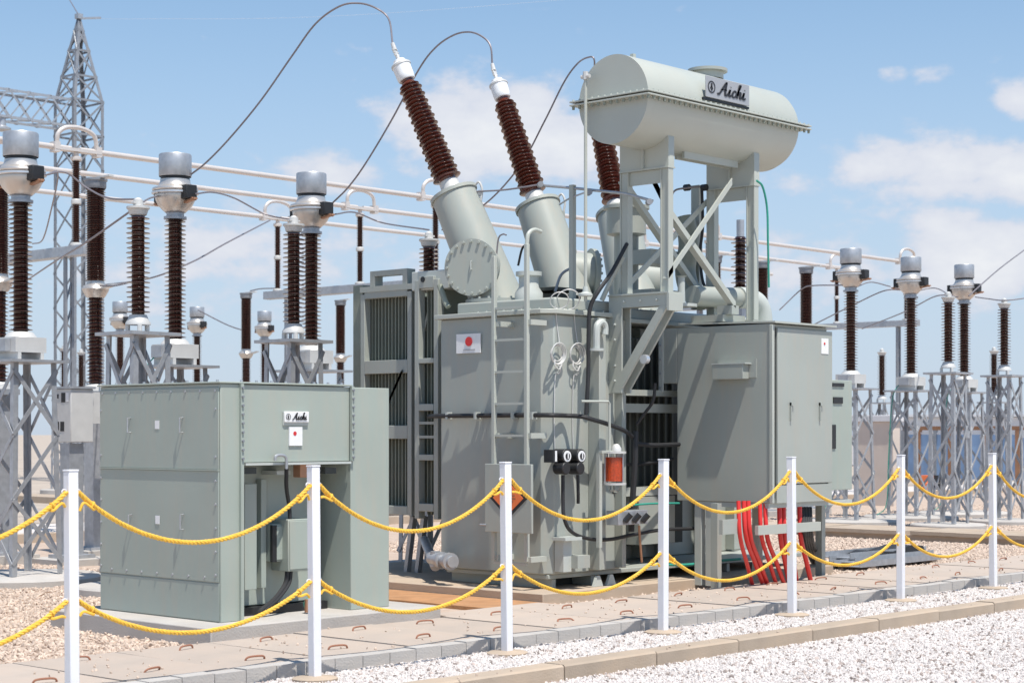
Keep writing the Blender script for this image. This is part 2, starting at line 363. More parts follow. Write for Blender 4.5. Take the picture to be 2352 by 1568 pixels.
# ------------------------------------------------------------------ barrier of white posts and yellow rope
PYF = 8.745; PX0 = 7.614; PSP = 1.8215; PH = 1.375
ORD = ['first', 'second', 'third', 'fourth', 'fifth', 'sixth', 'seventh']
ATT = (PH - .115, PH - .735)
def post_meshes(root):
    w = .031
    MB().box(-w, w, -w, w, -.1, PH).build('shaft', 'white', root, bev=.004)
    MB().box(-w - .003, w + .003, -w - .003, w + .003, PH + .001, PH + .012).build('cap', 'white', root, bev=.003)
    for z in ATT:
        for s in (-1, 1):
            MB().tube(ring((s * (w + .014), 0, z), (0, 1, 0), .014, 0, 12), .004, 6, False).build('eyelet', 'white', root)
    MB().lathe((0, 0, 0), (0, 0, 1), [(.0, -.06), (.14, -.06), (.15, .018), (.13, .026), (.05, .032), (.0, .033)], 18, False).build('footing', 'concrete_warm', root)
proto = None; posts = []
for k in range(-2, 7):
    x = PX0 + PSP * k
    if k == -2: lab = 'white square rope post just beyond the left edge'
    elif k == 6: lab = 'white square rope post just beyond the right edge'
    else: lab = {0: 'white square rope post standing before the left grey unit, second from the left', -1: 'leftmost white square rope post, cut off by the bottom edge', 1: 'white rope post hiding half of the orange diamond sign'}.get(k, 'white square post of the yellow rope barrier, %s from the left' % ORD[k + 1])
    if proto is None:
        proto = thing('rope_post', (0, 0, 0), lab, 'post', 'white posts of the rope barrier'); post_meshes(proto); r = proto
    else: r = copy_tree(proto); r['label'] = lab
    r.location = (x, PYF, 0); r.rotation_euler = (R(random.uniform(-.9, .9)), R(random.uniform(-.7, .7)), R(random.uniform(-5, 5)))
def rope(x0, x1, z, sag, label, seed):
    rr = random.Random(seed); sag *= rr.uniform(.90, 1.07); a = V(x0 + .04, PYF, z); b = V(x1 - .04, PYF, z); n = 150
    skew = rr.uniform(-.03, .03); ct = []
    for i in range(n + 1):
        t = i / n; y = 4 * t * (1 - t) * (1 + skew * (t - .5)); ct.append(lerp(a, b, t) - V(0, 0, sag * (y ** .92)))
    m = MB(); L = [0]
    for i in range(n): L.append(L[-1] + (ct[i + 1] - ct[i]).length)
    for s in range(3):
        pts = []
        for i in range(n + 1):
            d = (ct[min(i + 1, n)] - ct[max(i - 1, 0)]).normalized(); sd = V(0, 1, 0); up = d.cross(sd)
            ph = L[i] / .085 * 2 * math.pi + s * 2 * math.pi / 3
            pts.append(ct[i] + (sd * math.cos(ph) + up * math.sin(ph)) * .0074)
        m.tube(pts, .0084, 6)
    o = m.build('rope', 'rope', None, loc=a)
    for e, sg in ((a, 1), (b, -1)):
        q = 8 if sg > 0 else n - 8
        kn = MB().tube(spline([e + V(-.01 * sg, 0, 0), ct[q] + V(0, .01, -.014), ct[q] + V(0, -.012, -.028), e + V(.035 * sg, -.006, -.085 * rr.uniform(.7, 1.1)), e + V(.008 * sg, 0, -.105 * rr.uniform(.7, 1.1))], 5), .0085, 6)
        kn.tube(ring(ct[q], ct[q + 3] - ct[q], .015, 0, 10), .007, 5, False)
        kn.build('knot', 'rope', o)
    tag(o, label, 'rope', 'yellow ropes slung between the white posts')
for k in range(-2, 6):
    x = PX0 + PSP * k
    wh = ('left of the leftmost white post' if k == -2 else 'right of the rightmost white post' if k == 5 else 'between the %s and %s white posts from the left' % (ORD[k + 1], ORD[k + 2]))
    rope(x, x + PSP, ATT[0], .335, 'upper yellow rope sagging ' + wh, 10 + k); rope(x, x + PSP, ATT[1], .268, 'lower yellow rope sagging ' + wh, 40 + k)

# ------------------------------------------------------------------ logo lettering
def stroke(b, pts, w, org, ex, ez, n, t=.004):
    q = spline([V(a, c, 0) for a, c in pts], 6)
    L_, R_ = [], []
    for i, p in enumerate(q):
        d = (q[min(i + 1, len(q) - 1)] - q[max(i - 1, 0)]).normalized(); s = V(-d.y, d.x, 0)
        ww = w * (1.15 - .5 * abs(d.x)) / 2
        L_.append(p + s * ww); R_.append(p - s * ww)
    to = lambda p, k: org + ex * p.x + ez * p.y + n * k
    m = len(q); vs = [to(p, t) for p in L_] + [to(p, t) for p in R_] + [to(p, -t) for p in L_] + [to(p, -t) for p in R_]
    fs = []
    for i in range(m - 1):
        fs += [(i, m + i, m + i + 1, i + 1), (i, i + 1, 2 * m + i + 1, 2 * m + i), (m + i + 1, m + i, 3 * m + i, 3 * m + i + 1)]
    b.add(vs, fs)
LETTERS = [   # the script word on the maker's plate, unit = letter height
    [[(-.05, .10), (.06, .0), (.20, .22), (.42, .72), (.60, 1.05), (.62, .98), (.60, .45), (.64, .06), (.74, .02), (.84, .16)], [(.20, .42), (.42, .47), (.72, .46)]],
    [[(.84, .16), (.94, .36), (1.0, .56), (.97, .26), (.98, .06), (1.06, .02), (1.16, .16)], [(1.03, .76), (1.05, .80)]],
    [[(1.52, .44), (1.46, .56), (1.34, .50), (1.25, .26), (1.30, .06), (1.42, .02), (1.56, .18)]],
    [[(1.56, .18), (1.74, .62), (1.88, 1.05), (1.80, 1.08), (1.76, .80), (1.70, .30), (1.67, .0)], [(1.69, .22), (1.80, .46), (1.92, .54), (1.95, .40), (1.93, .10), (2.0, .02), (2.10, .14)]],
    [[(2.10, .14), (2.20, .36), (2.25, .56), (2.22, .26), (2.24, .06), (2.32, .02), (2.44, .16)], [(2.28, .76), (2.30, .80)]]]
def logo(parent, c, ex, ez, n, w, h, platemat):
    """maker's plate: emblem ring plus the script word; c = centre, ex right, ez up, n outwards"""
    c = Vector(c); ex = Vector(ex); ez = Vector(ez); n = Vector(n)
    MB().bar(c - ex * w / 2, c + ex * w / 2, .012, h, ez).build('nameplate', platemat, parent, bev=.003)
    f = c + n * .0105; s = h * .60; sh = ez + ex * .22
    b = MB(); r = h * .29; o = f - ex * (w / 2 - h * .42)
    for k in range(28):
        a0, a1 = 2 * math.pi * k / 28, 2 * math.pi * (k + 1) / 28; e = lambda a, q: o + (ex * math.cos(a) + ez * math.sin(a)) * q
        b.add([e(a0, r), e(a1, r), e(a1, r * .80), e(a0, r * .80)], [(0, 1, 2, 3)])
    stroke(b, [(0, -.17), (0, 0), (0, .17)], .09, o, ex * h, ez * h, n, .001); stroke(b, [(-.13, -.06), (0, .02), (.10, -.09)], .05, o, ex * h, ez * h, n, .001)
    b.build('emblem', 'ink', parent)
    org = f - ex * (w / 2 - h * .92) - ez * s * .46; kx = (w - h * 1.12) / 2.62
    for L_ in LETTERS:
        b = MB()
        for st in L_: stroke(b, [(p[0], p[1]) for p in st], .15, org, ex * kx, sh * s, n, .0015)
        b.build('letter', 'ink', parent)

# ------------------------------------------------------------------ left unit: enclosed auxiliary transformer
KX0, KX1, KY0, KY1, KZ0, KZ1 = 8.5, 10.26, 10.85, 12.43, .15, 1.97
ax = thing('auxiliary_transformer', (9.38, 11.6, KZ0), 'boxy sage green enclosed transformer on its own concrete plinth, in front at left', 'transformer')
W1 = 8.70; W2 = 9.83
zS1 = PX(370, 1078, KX0).z; zS2 = PX(370, 1326, KX0).z
core = MB().box(KX0, W1, KY0, KY1, KZ0, KZ1).build('side_wing', 'paint_green', ax, bev=.006)
# left face in three sheets, the upper one proud of the next
MB().box(KX0 - .012, KX0 - .001, KY0 + .012, KY1 - .012, zS1 + .01, KZ1 - .03).build('side_panel', 'paint_green', ax, bev=.003)
MB().box(KX0 - .010, KX0 - .001, KY0 + .012, KY1 - .012, zS2 + .004, zS1 - .002).build('side_panel', 'paint_green', ax, bev=.003)
MB().box(KX0 - .006, KX0 - .001, KY0 + .012, KY1 - .012, KZ0 + .01, zS2 - .006).build('side_panel', 'paint_green', ax, bev=.002)
MB().box(KX0 - .020, KX0 - .0005, KY0 + .01, KY1 - .01, zS1 - .001, zS1 + .009).build('drip_strip', 'paint_green', ax)
MB().box(W2, KX1, KY0, KY1, KZ0, KZ1 - .005).build('side_wing', 'paint_green', ax, bev=.006)
zb = PY(680, 1060, KY0).z
MB().box(W1 + .012, W2 - .012, KY0 + .004, KY1 - .02, zb, KZ1 - .004).build('front_panel', 'paint_green', ax, bev=.004)
MB().box(KX0 - .02, W2 + .01, KY0 - .015, KY1 + .02, KZ1 + .002, KZ1 + .016).build('roof', 'paint_green', ax, bev=.004)
MB().box(W1 + .02, W2 - .02, KY0 - .03, KY0 + .30, zb - .022, zb - .004).build('lip', 'paint_light', ax)
# flanges with their bolt columns
for xx in (W1 - .018, W2 - .006):
    fl = MB().box(xx - .004, xx + .024, KY0 - .026, KY0 + .003, (KZ0 if xx < 9 else zb), KZ1 + .001).build('flange', 'paint_green', ax)
    bolts(ax, line((xx + .010, KY0 - .026, zb + .03), (xx + .010, KY0 - .026, KZ1 - .03), 9), (0, -1, 0), .012, .014, 'galv_dark')
vs = [939, 1049, 1104, 1158, 1213, 1267, 1320]
pts = []
for v in vs:
    z = PX(497, v, KX0).z; pts += [(KX0 - .012, KY0 + .045, z), (KX0 - .012, KY1 - .03, z)]
pts += line((KX0 - .012, KY0 + .18, zS2 + .035), (KX0 - .012, KY1 - .18, zS2 + .035), 7)
pts += line((KX0 - .012, KY0 + .05, KZ1 - .055), (KX0 - .012, KY1 - .05, KZ1 - .055), 9)
bolts(ax, pts, (-1, 0, 0), .011, .007, 'galv')
bolts(ax, line((KX0, KY0 + .04, KZ1 + .016), (KX0, KY1 - .04, KZ1 + .016), 9) + line((KX0 + .2, KY0 - .002, KZ1 + .016), (W2 - .1, KY0 - .002, KZ1 + .016), 8), (0, 0, 1), .012, .014, 'galv')
def d_handle(u, v, h=.115):
    p = PX(u, v, KX0 - .012); MB().tube([p + V(0, 0, h / 2), p + V(-.030, 0, h / 2), p + V(-.030, 0, -h / 2), p + V(0, 0, -h / 2)], .006, 6).build('handle', 'galv', ax)
for u, v in ((300, 976), (420, 976), (302, 1198), (421, 1198)): d_handle(u, v)
for u, v in ((361, 975), (362, 1193)):
    p = PX(u, v, KX0 - .013); MB().box(p.x - .002, p.x, p.y - .028, p.y + .028, p.z - .033, p.z + .033).build('sticker', 'paper', ax)
a_ = PY(650, 957, KY0); b_ = PY(706, 957, KY0)
np_ = MB().box(a_.x - .004, b_.x + .004, KY0 - .006, KY0 + .003, a_.z - .065, a_.z + .040).build('plate_backing', 'paint_light', ax)
logo(ax, ((a_.x + b_.x) / 2, KY0 - .014, (a_.z + b_.z) / 2), (1, 0, 0), (0, 0, 1), (0, -1, 0), b_.x - a_.x, .085, 'paper')
a_ = PY(663, 1023, KY0); b_ = PY(693, 980, KY0)
MB().box(a_.x, b_.x, KY0 - .009, KY0 + .003, a_.z, b_.z).build('warning_sheet', 'paper', ax)
c_ = PY(678, 995, KY0 - .012); MB().cyl((c_.x, KY0 - .006, c_.z), (c_.x, KY0 - .011, c_.z), .017, n=16).build('red_mark', 'red_ink', ax)
# what stands in the recess
MB().box(8.78, 9.76, 11.17, 12.30, .22, 1.45).build('inner_tank', 'paint_green', ax, bev=.01)
MB().box(8.73, 9.80, 11.10, 12.35, .152, .215).build('base_frame', 'black', ax)
for u0, u1, v0, v1, y in ((562, 590, 1110, 1355, 11.02), (600, 612, 1100, 1350, 11.10)):
    a_ = PY(u0, v1, y); b_ = PY(u1, v0, y); MB().box(a_.x, b_.x, y, 11.165, a_.z, b_.z).build('cover_plate', 'paint_green', ax, bev=.004)
for u0, u1, v0, v1, y, y2 in ((662, 712, 1190, 1312, 10.96, 11.165), (626, 660, 1202, 1290, 11.04, 11.165)):
    a_ = PY(u0, v1, y); b_ = PY(u1, v0, y); MB().box(a_.x, b_.x, y, y2, a_.z, b_.z).build('terminal_box', 'paint_green', ax, bev=.006)
    MB().box(a_.x + .012, b_.x - .012, y - .008, y - .001, a_.z + .015, b_.z - .015).build('box_lid', 'paint_green', ax, bev=.003)
a_ = PY(625, 1290, 11.05); b_ = PY(633, 1205, 11.05); MB().box(a_.x - .012, b_.x - .004, 11.03, 11.06, a_.z, b_.z).build('sight_glass', 'black', ax)
a_ = PY(686, 1096, 10.9); b_ = PY(712, 1060, 10.9); MB().box(a_.x, b_.x, 10.88, 10.97, a_.z, b_.z).build('lamp_box', 'copper', ax, bev=.006)
a_ = PY(632, 1090, 11.0); b_ = PY(664, 1080, 11.0); MB().box(a_.x, b_.x, 10.98, 11.165, a_.z, b_.z).build('bracket', 'paint_light', ax)
MB().tube(spline([PY(632, 1058, 10.80), PY(634, 1047, 10.80), PY(648, 1045, 10.80), PY(657, 1052, 10.80), PY(658, 1078, 10.80)], 6), .012, 8).build('conduit', 'galv', ax)
MB().tube(spline([PY(658, 1075, 10.80), PY(658, 1120, 10.86), PY(664, 1160, 10.98), PY(666, 1192, 10.99)], 6), .016, 8).build('cable', 'rubber', ax)
for d in (0, .035):
    MB().tube(spline([PY(660, 1310, 11.0) + V(d, 0, 0), PY(655, 1340, 11.0) + V(d, 0, 0), PY(630, 1375, 10.97) + V(d, 0, 0), PY(600, 1400, 10.95) + V(d, 0, 0), V(8.95 + d, 10.98, .16)], 8), .018, 8).build('cable', 'rubber', ax)
MB().tube(spline([PY(715, 1340, 10.95), PY(712, 1365, 10.95), PY(700, 1385, 10.93), PY(705, 1400, 10.93)], 6), .010, 6).build('earth_lead', 'green', ax)
MB().cyl(PY(708, 1375, 10.9), PY(708, 1405, 10.9), .03, n=10).build('drain_valve', 'copper', ax)
for u in (575, 760):
    a_ = PY(u, 1073, 10.86); MB().box(a_.x - .06, a_.x + .06, 10.86, 10.95, a_.z - .05, a_.z).build('bracket', 'dark_inside', ax)

# ------------------------------------------------------------------ the power transformer
PT = thing('power_transformer', (14.5, 12.0, .11), 'huge grey green power transformer with three leaning bushings and an overhead oil tank', 'transformer')
TX, TY, TZ0, TZ1 = 12.66, 11.2, .25, 2.72
plan = [(13.72, 11.2), (12.74, 11.2), (12.66, 11.30), (12.66, 12.12), (12.672, 12.65), (17.0, 12.65), (17.0, 12.0), (13.72, 12.0)]
tank = MB().prism([(x, y, TZ0) for x, y in plan], (0, 0, TZ1 - TZ0)).build('tank', 'paint', PT, bev=.012)
cov = [(13.80, 11.15), (12.72, 11.15), (12.61, 11.26), (12.61, 12.14), (12.622, 12.70), (17.07, 12.72), (17.07, 11.57), (13.80, 11.57)]
MB().prism([(x, y, TZ1 + .002) for x, y in cov], (0, 0, .045)).build('rim', 'cream', PT, bev=.006)
inn = [(13.70, 11.26), (12.82, 11.26), (12.80, 12.55), (16.9, 12.55), (16.9, 11.72), (13.70, 11.72)]
MB().prism([(x, y, TZ1 + .049) for x, y in inn], (0, 0, .12)).build('cover', 'paint', PT, bev=.02)
bolts(PT, line((12.635, 11.3, TZ1 + .047), (12.635, 12.1, TZ1 + .047), 8) + line((12.78, 11.175, TZ1 + .047), (13.7, 11.175, TZ1 + .047), 8), (0, 0, 1), .012, .014, 'paint')
MB().box(12.70, 17.0, 11.24, 12.60, .205, .247).build('bottom_plate', 'paint', PT, bev=.006)
for x0, y0, x1, y1 in ((12.8, 11.5, 13.6, 11.62), (12.8, 12.2, 16.9, 12.32)): MB().box(x0, x1, y0, y1, .112, .203).build('skid', 'dark_inside', PT)  # near-black colour stands in for the shade under the tank
for xx in (12.78, 13.35, 15.6): MB().box(xx, xx + .05, 11.26, 12.6, .112, .2).build('skid', 'paint', PT)
for u in (1375, 1405):
    a_ = PY(u, 1345, 11.10); MB().prism([(a_.x - .07, 11.10, .112), (a_.x + .07, 11.10, .112), (a_.x + .02, 11.10, .215), (a_.x - .02, 11.10, .215)], (0, .03, 0)).build('jacking_lug', 'paint_light', PT)
# stiffeners on the front
for x0, x1, y0 in ((13.24, 13.34, 11.06), (13.64, 13.70, 11.10)): MB().box(x0, x1, y0, 11.198, TZ0 + .02, TZ1 - .02).build('stiffener', 'paint', PT, bev=.006)
for xx in (14.1, 14.5, 14.9, 15.3, 16.0, 16.6): MB().box(xx, xx + .10, 11.88, 11.998, TZ0 + .02, TZ1 - .02).build('stiffener', 'paint', PT, bev=.006)
for z in (.95, 1.80): MB().box(13.76, 14.96, 11.42, 11.52, z, z + .09).build('cross_stiffener', 'cream', PT)
MB().box(13.76, 14.96, 11.35, 11.99, 1.97, 2.03).build('shelf', 'paint', PT)
# flag on the end wall
def sheetX(u0, u1, v0, v1, X, name, m, parent, t=.004):
    a = PX(u0, v1, X); b = PX(u1, v0, X); return MB().box(X - t, X + .001, a.y, b.y, a.z, b.z).build(name, m, parent)
sheetX(1050, 1105, 765, 812, 12.652, 'flag_sheet', 'paper', PT, .012)
c_ = PX(1077, 784, 12.638); MB().cyl(c_, c_ + V(-.006, 0, 0), .046, n=28).build('red_disc', 'red_ink', PT)
a_ = PX(1064, 805, 12.638); b_ = PX(1091, 801, 12.638); MB().box(12.6365, 12.640, a_.y, b_.y, a_.z, b_.z).build('caption', 'plate', PT)
# ladder
LX = 12.44
lad = MB().box(LX - .02, LX + .02, PX(1135, 0, LX).y - .02, PX(1135, 0, LX).y + .02, PX(1135, 1285, LX).z, PX(1135, 588, LX).z)
y1, y2 = PX(1135, 0, LX).y, PX(1210, 0, LX).y; zt = PX(1210, 560, LX).z; zb_ = PX(1135, 1285, LX).z
LAD = lad.build('ladder', 'cream', PT, bev=.004)
b = MB().box(LX - .02, LX + .02, y2 - .02, y2 + .02, zb_, zt); b.build('rail', 'cream', LAD, bev=.004)
MB().tube(spline([V(LX, y2, zt - .02), V(LX + .02, y2, zt + .09), V(LX + .10, y2, zt + .14), V(LX + .20, y2, zt + .13)], 6), .02, 10).build('hook_rail', 'cream', LAD)
i = 0; z = PX(1170, 1000, LX).z - 5 * .302
while z < PX(1170, 700, LX).z:
    MB().bar((LX, y1, z), (LX, y2, z), .028, .022).build('rung', 'cream', LAD); z += .302
for v in (742, 1000, 1282):
    for yy in (y1, y2):
        z = PX(1170, v, LX).z; MB().bar((LX, yy - .03, z), (12.66, yy - .03, z), .05, .05).build('standoff', 'cream', LAD)
a_ = PX(1115, 1220, LX - .05); b_ = PX(1222, 1066, LX - .05)
MB().box(LX - .06, LX - .03, a_.y, b_.y, a_.z, b_.z).build('climbing_guard', 'paint', LAD, bev=.005)
c_ = PX(1168, 1143, LX - .06)
def diamond(r, x0, x1): return MB().prism([(x0, c_.y + r * 1.12, c_.z), (x0, c_.y, c_.z + r * .9), (x0, c_.y - r * 1.12, c_.z), (x0, c_.y, c_.z - r * .9)], (x1 - x0, 0, 0))
diamond(.215, LX - .066, LX - .061).build('warning_diamond', 'ink', LAD); diamond(.174, LX - .070, LX - .0665).build('diamond_face', 'orange_ink', LAD)
b = MB()
for dz, w in ((.045, .07), (.018, .09), (-.010, .10), (-.038, .07)): b.box(LX - .0715, LX - .0702, c_.y - w / 1.0, c_.y + w / 1.0 - .02, c_.z + dz, c_.z + dz + .011)
b.build('sign_lines', 'brown_steel', LAD)
MB().cyl((LX - .06, a_.y - .02, PX(0, 1150, LX).z), (LX - .06, a_.y + .06, PX(0, 1150, LX).z), .01, n=8).build('padlock_bar', 'galv', LAD)
# black cable tray cable round the tank
def cable(pts, r, m='rubber', name='cable', parent=PT, n=8): return MB().tube(spline(pts, n), r, 8).build(name, m, parent)
cable([PX(985, 956, 12.9), PX(1008, 955, 12.62), PX(1100, 954, 12.61), PX(1180, 953, 12.62), PX(1262, 953, 12.63), PY(1300, 954, 11.15), PY(1335, 956, 11.03), PY(1358, 962, 10.98), PY(1400, 975, 10.98), PY(1440, 992, 10.98), PY(1460, 1012, 11.05)], .022)
for u in (1030, 1095, 1180, 1225): 
    p = PX(u, 954, 12.61); MB().box(p.x - .03, p.x + .04, p.y - .014, p.y + .014, p.z - .035, p.z + .035).build('cable_clip', 'paint_light', PT)
cable([PY(1440, 560, 11.0), PY(1405, 625, 10.98), PY(1375, 668, 10.98), PY(1356, 705, 11.03), PY(1352, 760, 11.04), PY(1351, 860, 11.04), PY(1346, 952, 11.04)], .02)
cable([PX(1460, 990, 13.72), PX(1458, 1060, 13.70), PX(1453, 1150, 13.70), PX(1450, 1220, 13.70)], .03)
cable([PX(1505, 880, 13.8), PX(1500, 920, 13.8), PX(1480, 950, 13.78), PX(1462, 975, 13.75)], .016)
cable([PX(1462, 1018, 13.75), PX(1500, 1022, 14.0), PX(1560, 1020, 14.6)], .022)
cable([PY(1293, 1090, 11.08), PY(1293, 1150, 11.08), PY(1296, 1190, 11.06), PY(1312, 1220, 11.05), PY(1350, 1236, 11.05), PY(1400, 1238, 11.05), PY(1450, 1228, 11.05), PY(1520, 1216, 11.0), PY(1600, 1212, 11.0), PY(1640, 1200, 10.9), PY(1648, 1170, 10.8)], .018)
cable([PY(1327, 1090, 11.08), PY(1328, 1130, 11.08), PY(1328, 1155, 11.10)], .016)
# gauges with their capillary coils
for u in (1297, 1330):
    p = PY(u, 1047, 11.05); g = MB().cyl(p + V(0, .12, 0), p + V(0, -.03, 0), .068, n=24).build('gauge', 'black', PT, bev=.006)
    MB().cyl(p + V(0, -.031, 0), p + V(0, -.036, 0), .052, n=24).build('dial', 'paper', g); MB().cyl(p + V(0, -.0365, -.0), p + V(0, -.042, 0), .030, n=20).build('dial_ring', 'ink', g)
    MB().box(p.x - .007, p.x + .007, p.y - .046, p.y - .0425, p.z - .022, p.z + .028).build('pointer', 'paper', g)
    q = PY(u - 1, 1075, 11.03); MB().cyl(q + V(0, .10, 0), q + V(0, -.03, 0), .058, n=20).build('gauge', 'black', PT, bev=.008)
p = PY(1274, 1047, 11.08); MB().box(p.x - .04, p.x + .02, 11.06, 11.18, p.z - .06, p.z + .06).build('gauge_bracket', 'black', PT); MB().box(p.x - .02, p.x + .005, 11.055, 11.059, p.z - .05, p.z + .05).build('scale', 'paper', PT)
for u, v, dx in ((1279, 811, 0), (1321, 815, .0)):
    p = PY(u, v, 11.165); b = MB(); rr = random.Random(u)
    for k in range(4): b.tube(ring(p + V(rr.uniform(-.01, .01), -.009 * k, rr.uniform(-.014, .014)), (rr.uniform(-.06, .06), 1, .03 * k), .078 + .008 * k, 0, 24), .006, 5, False)
    b.tube(spline([p + V(.05, 0, .06), p + V(.04, .03, .25), p + V(.0, .02, .45)], 6), .005, 5)
    b.tube(spline([p + V(-.02, 0, -.09), p + V(.02, -.03, -.14), p + V(.03, 0, -.19), p + V(.0, .02, -.22), p + V(-.01, .025, -.6), p + V(0, .025, -.95)], 6), .005, 5)
    b.tube(spline([p + V(-.05, -.02, -.06), p + V(-.06, -.03, -.12), p + V(0, -.03, -.15), p + V(.05, -.02, -.10)], 6), .007, 5)
    b.build('capillary_coil', 'alu_white', PT)
b = MB()
for u, v, r in ((1285, 690, .09), (1305, 688, .11)): b.tube(ring(PY(u, v, 11.2), (.5, .6, .5), r, 0, 22), .006, 5, False)
b.build('capillary_coil', 'alu_white', PT)
# breather with orange silica gel
p = PY(1411, 1077, 10.90)
BR = MB().cyl(p + V(0, 0, -.115), p + V(0, 0, .115), .078, n=24).build('breather', 'silica', PT)
MB().lathe(p, (0, 0, 1), [(.086, -.13), (.089, -.13), (.089, .15), (.086, .15)], 28, False).build('glass_jar', 'glass', BR)
MB().cyl(p + V(0, 0, .151), p + V(0, 0, .17), .115, n=24).build('lid', 'alu_white', BR)
MB().cyl(p + V(0, 0, -.131), p + V(0, 0, -.15), .115, n=24).build('base_ring', 'alu_white', BR)
MB().lathe(p + V(0, 0, -.15), (0, 0, -1), [(.06, 0), (.055, .05), (.02, .085)], 18).build('oil_cup', 'glass', BR)
for k in range(3):
    a = k * 2.1 + .6; MB().cyl(p + V(.1 * math.cos(a), .1 * math.sin(a), -.148), p + V(.1 * math.cos(a), .1 * math.sin(a), .168), .006, n=6).build('tie_rod', 'galv', BR)
MB().lathe(p + V(.03, 0, .171), (0, 0, 1), [(.05, 0), (.05, .03), (.03, .06), (.02, .07)], 14).build('cap', 'alu_white', BR)
q = PY(1400, 922, 10.90); MB().tube([V(q.x, q.y, p.z + .17), V(q.x, q.y, q.z - .02), V(q.x - .02, q.y, q.z), V(PY(1350, 922, 10.9).x, q.y + .08, q.z)], .012, 8).build('breather_pipe', 'cream', PT)
b = MB(); a_ = PY(1380, 1040, 10.93); b.box(a_.x - .02, a_.x + .02, 10.93, 10.97, .5, a_.z); b.box(a_.x - .02, p.x + .02, 10.90, 10.94, a_.z - .001, a_.z + .025); b.build('breather_stand', 'cream', PT)
# small oil pipes on the front wall
b = MB(); b.tube(spline([PY(1370, 800, 11.0), PY(1370, 770, 11.0), PY(1372, 748, 11.0), PY(1382, 740, 11.0), PY(1389, 750, 11.0), PY(1389, 768, 11.0)], 5), .035, 10); b.cyl(PY(1370, 800, 11.0), PY(1370, 806, 11.0), .075, n=14); b.build('sampling_pipe', 'paint_light', PT)
b = MB(); b.cyl(PX(990, 1282, 12.5), PX(1040, 1290, 12.35), .055, n=16); b.cyl(PX(1030, 1288, 12.38), PX(1036, 1289, 12.36), .085, n=16); b.cyl(PX(1012, 1286, 12.43), PX(1017, 1286, 12.42), .085, n=16); b.cyl(PX(1000, 1265, 12.5), PX(1000, 1300, 12.5), .05, n=12); b.cyl(PX(1000, 1300, 12.5), PX(975, 1240, 13.2), .05, n=12)
b.build('drain_valve', 'galv', PT)
b = MB(); a_ = PY(1300, 1240, 11.1); b.box(a_.x - .10, a_.x + .14, 11.02, 11.19, a_.z, a_.z + .03); b.box(a_.x - .06, a_.x + .06, 11.08, 11.19, .28, a_.z - .001); b.build('bracket', 'paint_light', PT)
# terminal junction with three glands and a copper earth lead
a_ = PY(1420, 1206, 10.85); b_ = PY(1488, 1170, 10.85); MB().box(a_.x, b_.x, 10.85, 11.0, a_.z, b_.z).build('junction_box', 'galv', PT, bev=.005)
for u in (1437, 1457, 1477):
    p = PY(u, 1190, 10.85); MB().cyl(p + V(-.02, -.004, -.03), p + V(.02, -.05, .04), .03, n=10).build('gland', 'black', PT); 
cable([PY(1468, 1206, 10.9), PY(1470, 1240, 10.9), PY(1474, 1290, 10.92)], .012, 'copper', 'earth_lead')
cable([PY(1440, 1160, 10.9), PY(1500, 1156, 10.9), PY(1560, 1155, 10.9)], .010, 'green', 'earth_lead')
cable([PY(1520, 1296, 10.97), PY(1580, 1296, 10.97), PY(1640, 1288, 10.97), PY(1700, 1283, 10.97)], .014, 'green', 'earth_lead')
b = MB(); p = PY(1330, 1300, 11.0); b.box(p.x - .02, p.x + .16, 11.0, 11.19, p.z - .02, p.z + .1); b.build('valve_box', 'paint', PT)

# ---- conservator
CX0, CX1, CY, CZ, CR = 13.12, 15.70, 10.79, 4.754, .423
CON = MB().lathe((CX0, CY, CZ), (1, 0, 0), [(.0, -.001), (CR, -.001), (CR, .0), (CR, .02), (CR, CX1 - CX0 - .10), (CR - .03, CX1 - CX0 - .03), (CR - .10, CX1 - CX0), (.0, CX1 - CX0 + .01)], 72, False).build('conservator', 'cream', PT)
MB().box(CX0 - .075, CX1 + .075, CY - CR - .062, CY + CR + .062, CZ + .012, CZ + .027).build('joint_flange', 'cream', CON, bev=.003)
MB().box(CX0 - .075, CX1 + .075, CY - CR - .062, CY + CR + .062, CZ - .020, CZ - .005).build('joint_flange', 'cream', CON, bev=.003)
pts = line((CX0 - .05, CY - CR - .04, CZ + .027), (CX1 + .05, CY - CR - .04, CZ + .027), 34) + line((CX0 - .05, CY - CR + .02, CZ + .027), (CX0 - .05, CY + CR + .03, CZ + .027), 12)
bolts(CON, pts, (0, 0, 1), .012, .016, 'cream')
bolts(CON, [(p[0], p[1], CZ - .020) for p in pts], (0, 0, -1), .016, .034, 'fin')
MB().cyl((14.62, CY, CZ + CR - .02), (14.62, CY, CZ + CR + .05), .16, n=28).build('hatch_neck', 'cream', CON); MB().cyl((14.62, CY, CZ + CR + .051), (14.62, CY, CZ + CR + .08), .20, n=32).build('hatch_lid', 'paint', CON)
MB().box(13.4, 13.44, CY - .02, CY + .02, CZ + CR - .02, CZ + CR + .05).build('lifting_eye', 'cream', CON)
logo(CON, (14.345, 10.345, 4.945), (1, 0, 0), (0, 0, 1), (0, -1, 0), .72, .205, 'plate')
for xx in (14.05, 14.65): MB().bar((xx, 10.355, 4.86), (xx, 10.44, 4.86), .02, .02).build('plate_bracket', 'black', CON)
MB().box(13.96, 14.72, 10.352, 10.372, 4.815, 4.838).build('plate_bracket', 'black', CON)
for s in (-.14, -.05): MB().box(14.05, 14.95, CY + s, CY + s + .03, CZ - CR - .045, CZ - CR + .03).build('bottom_rail', 'cream', CON)
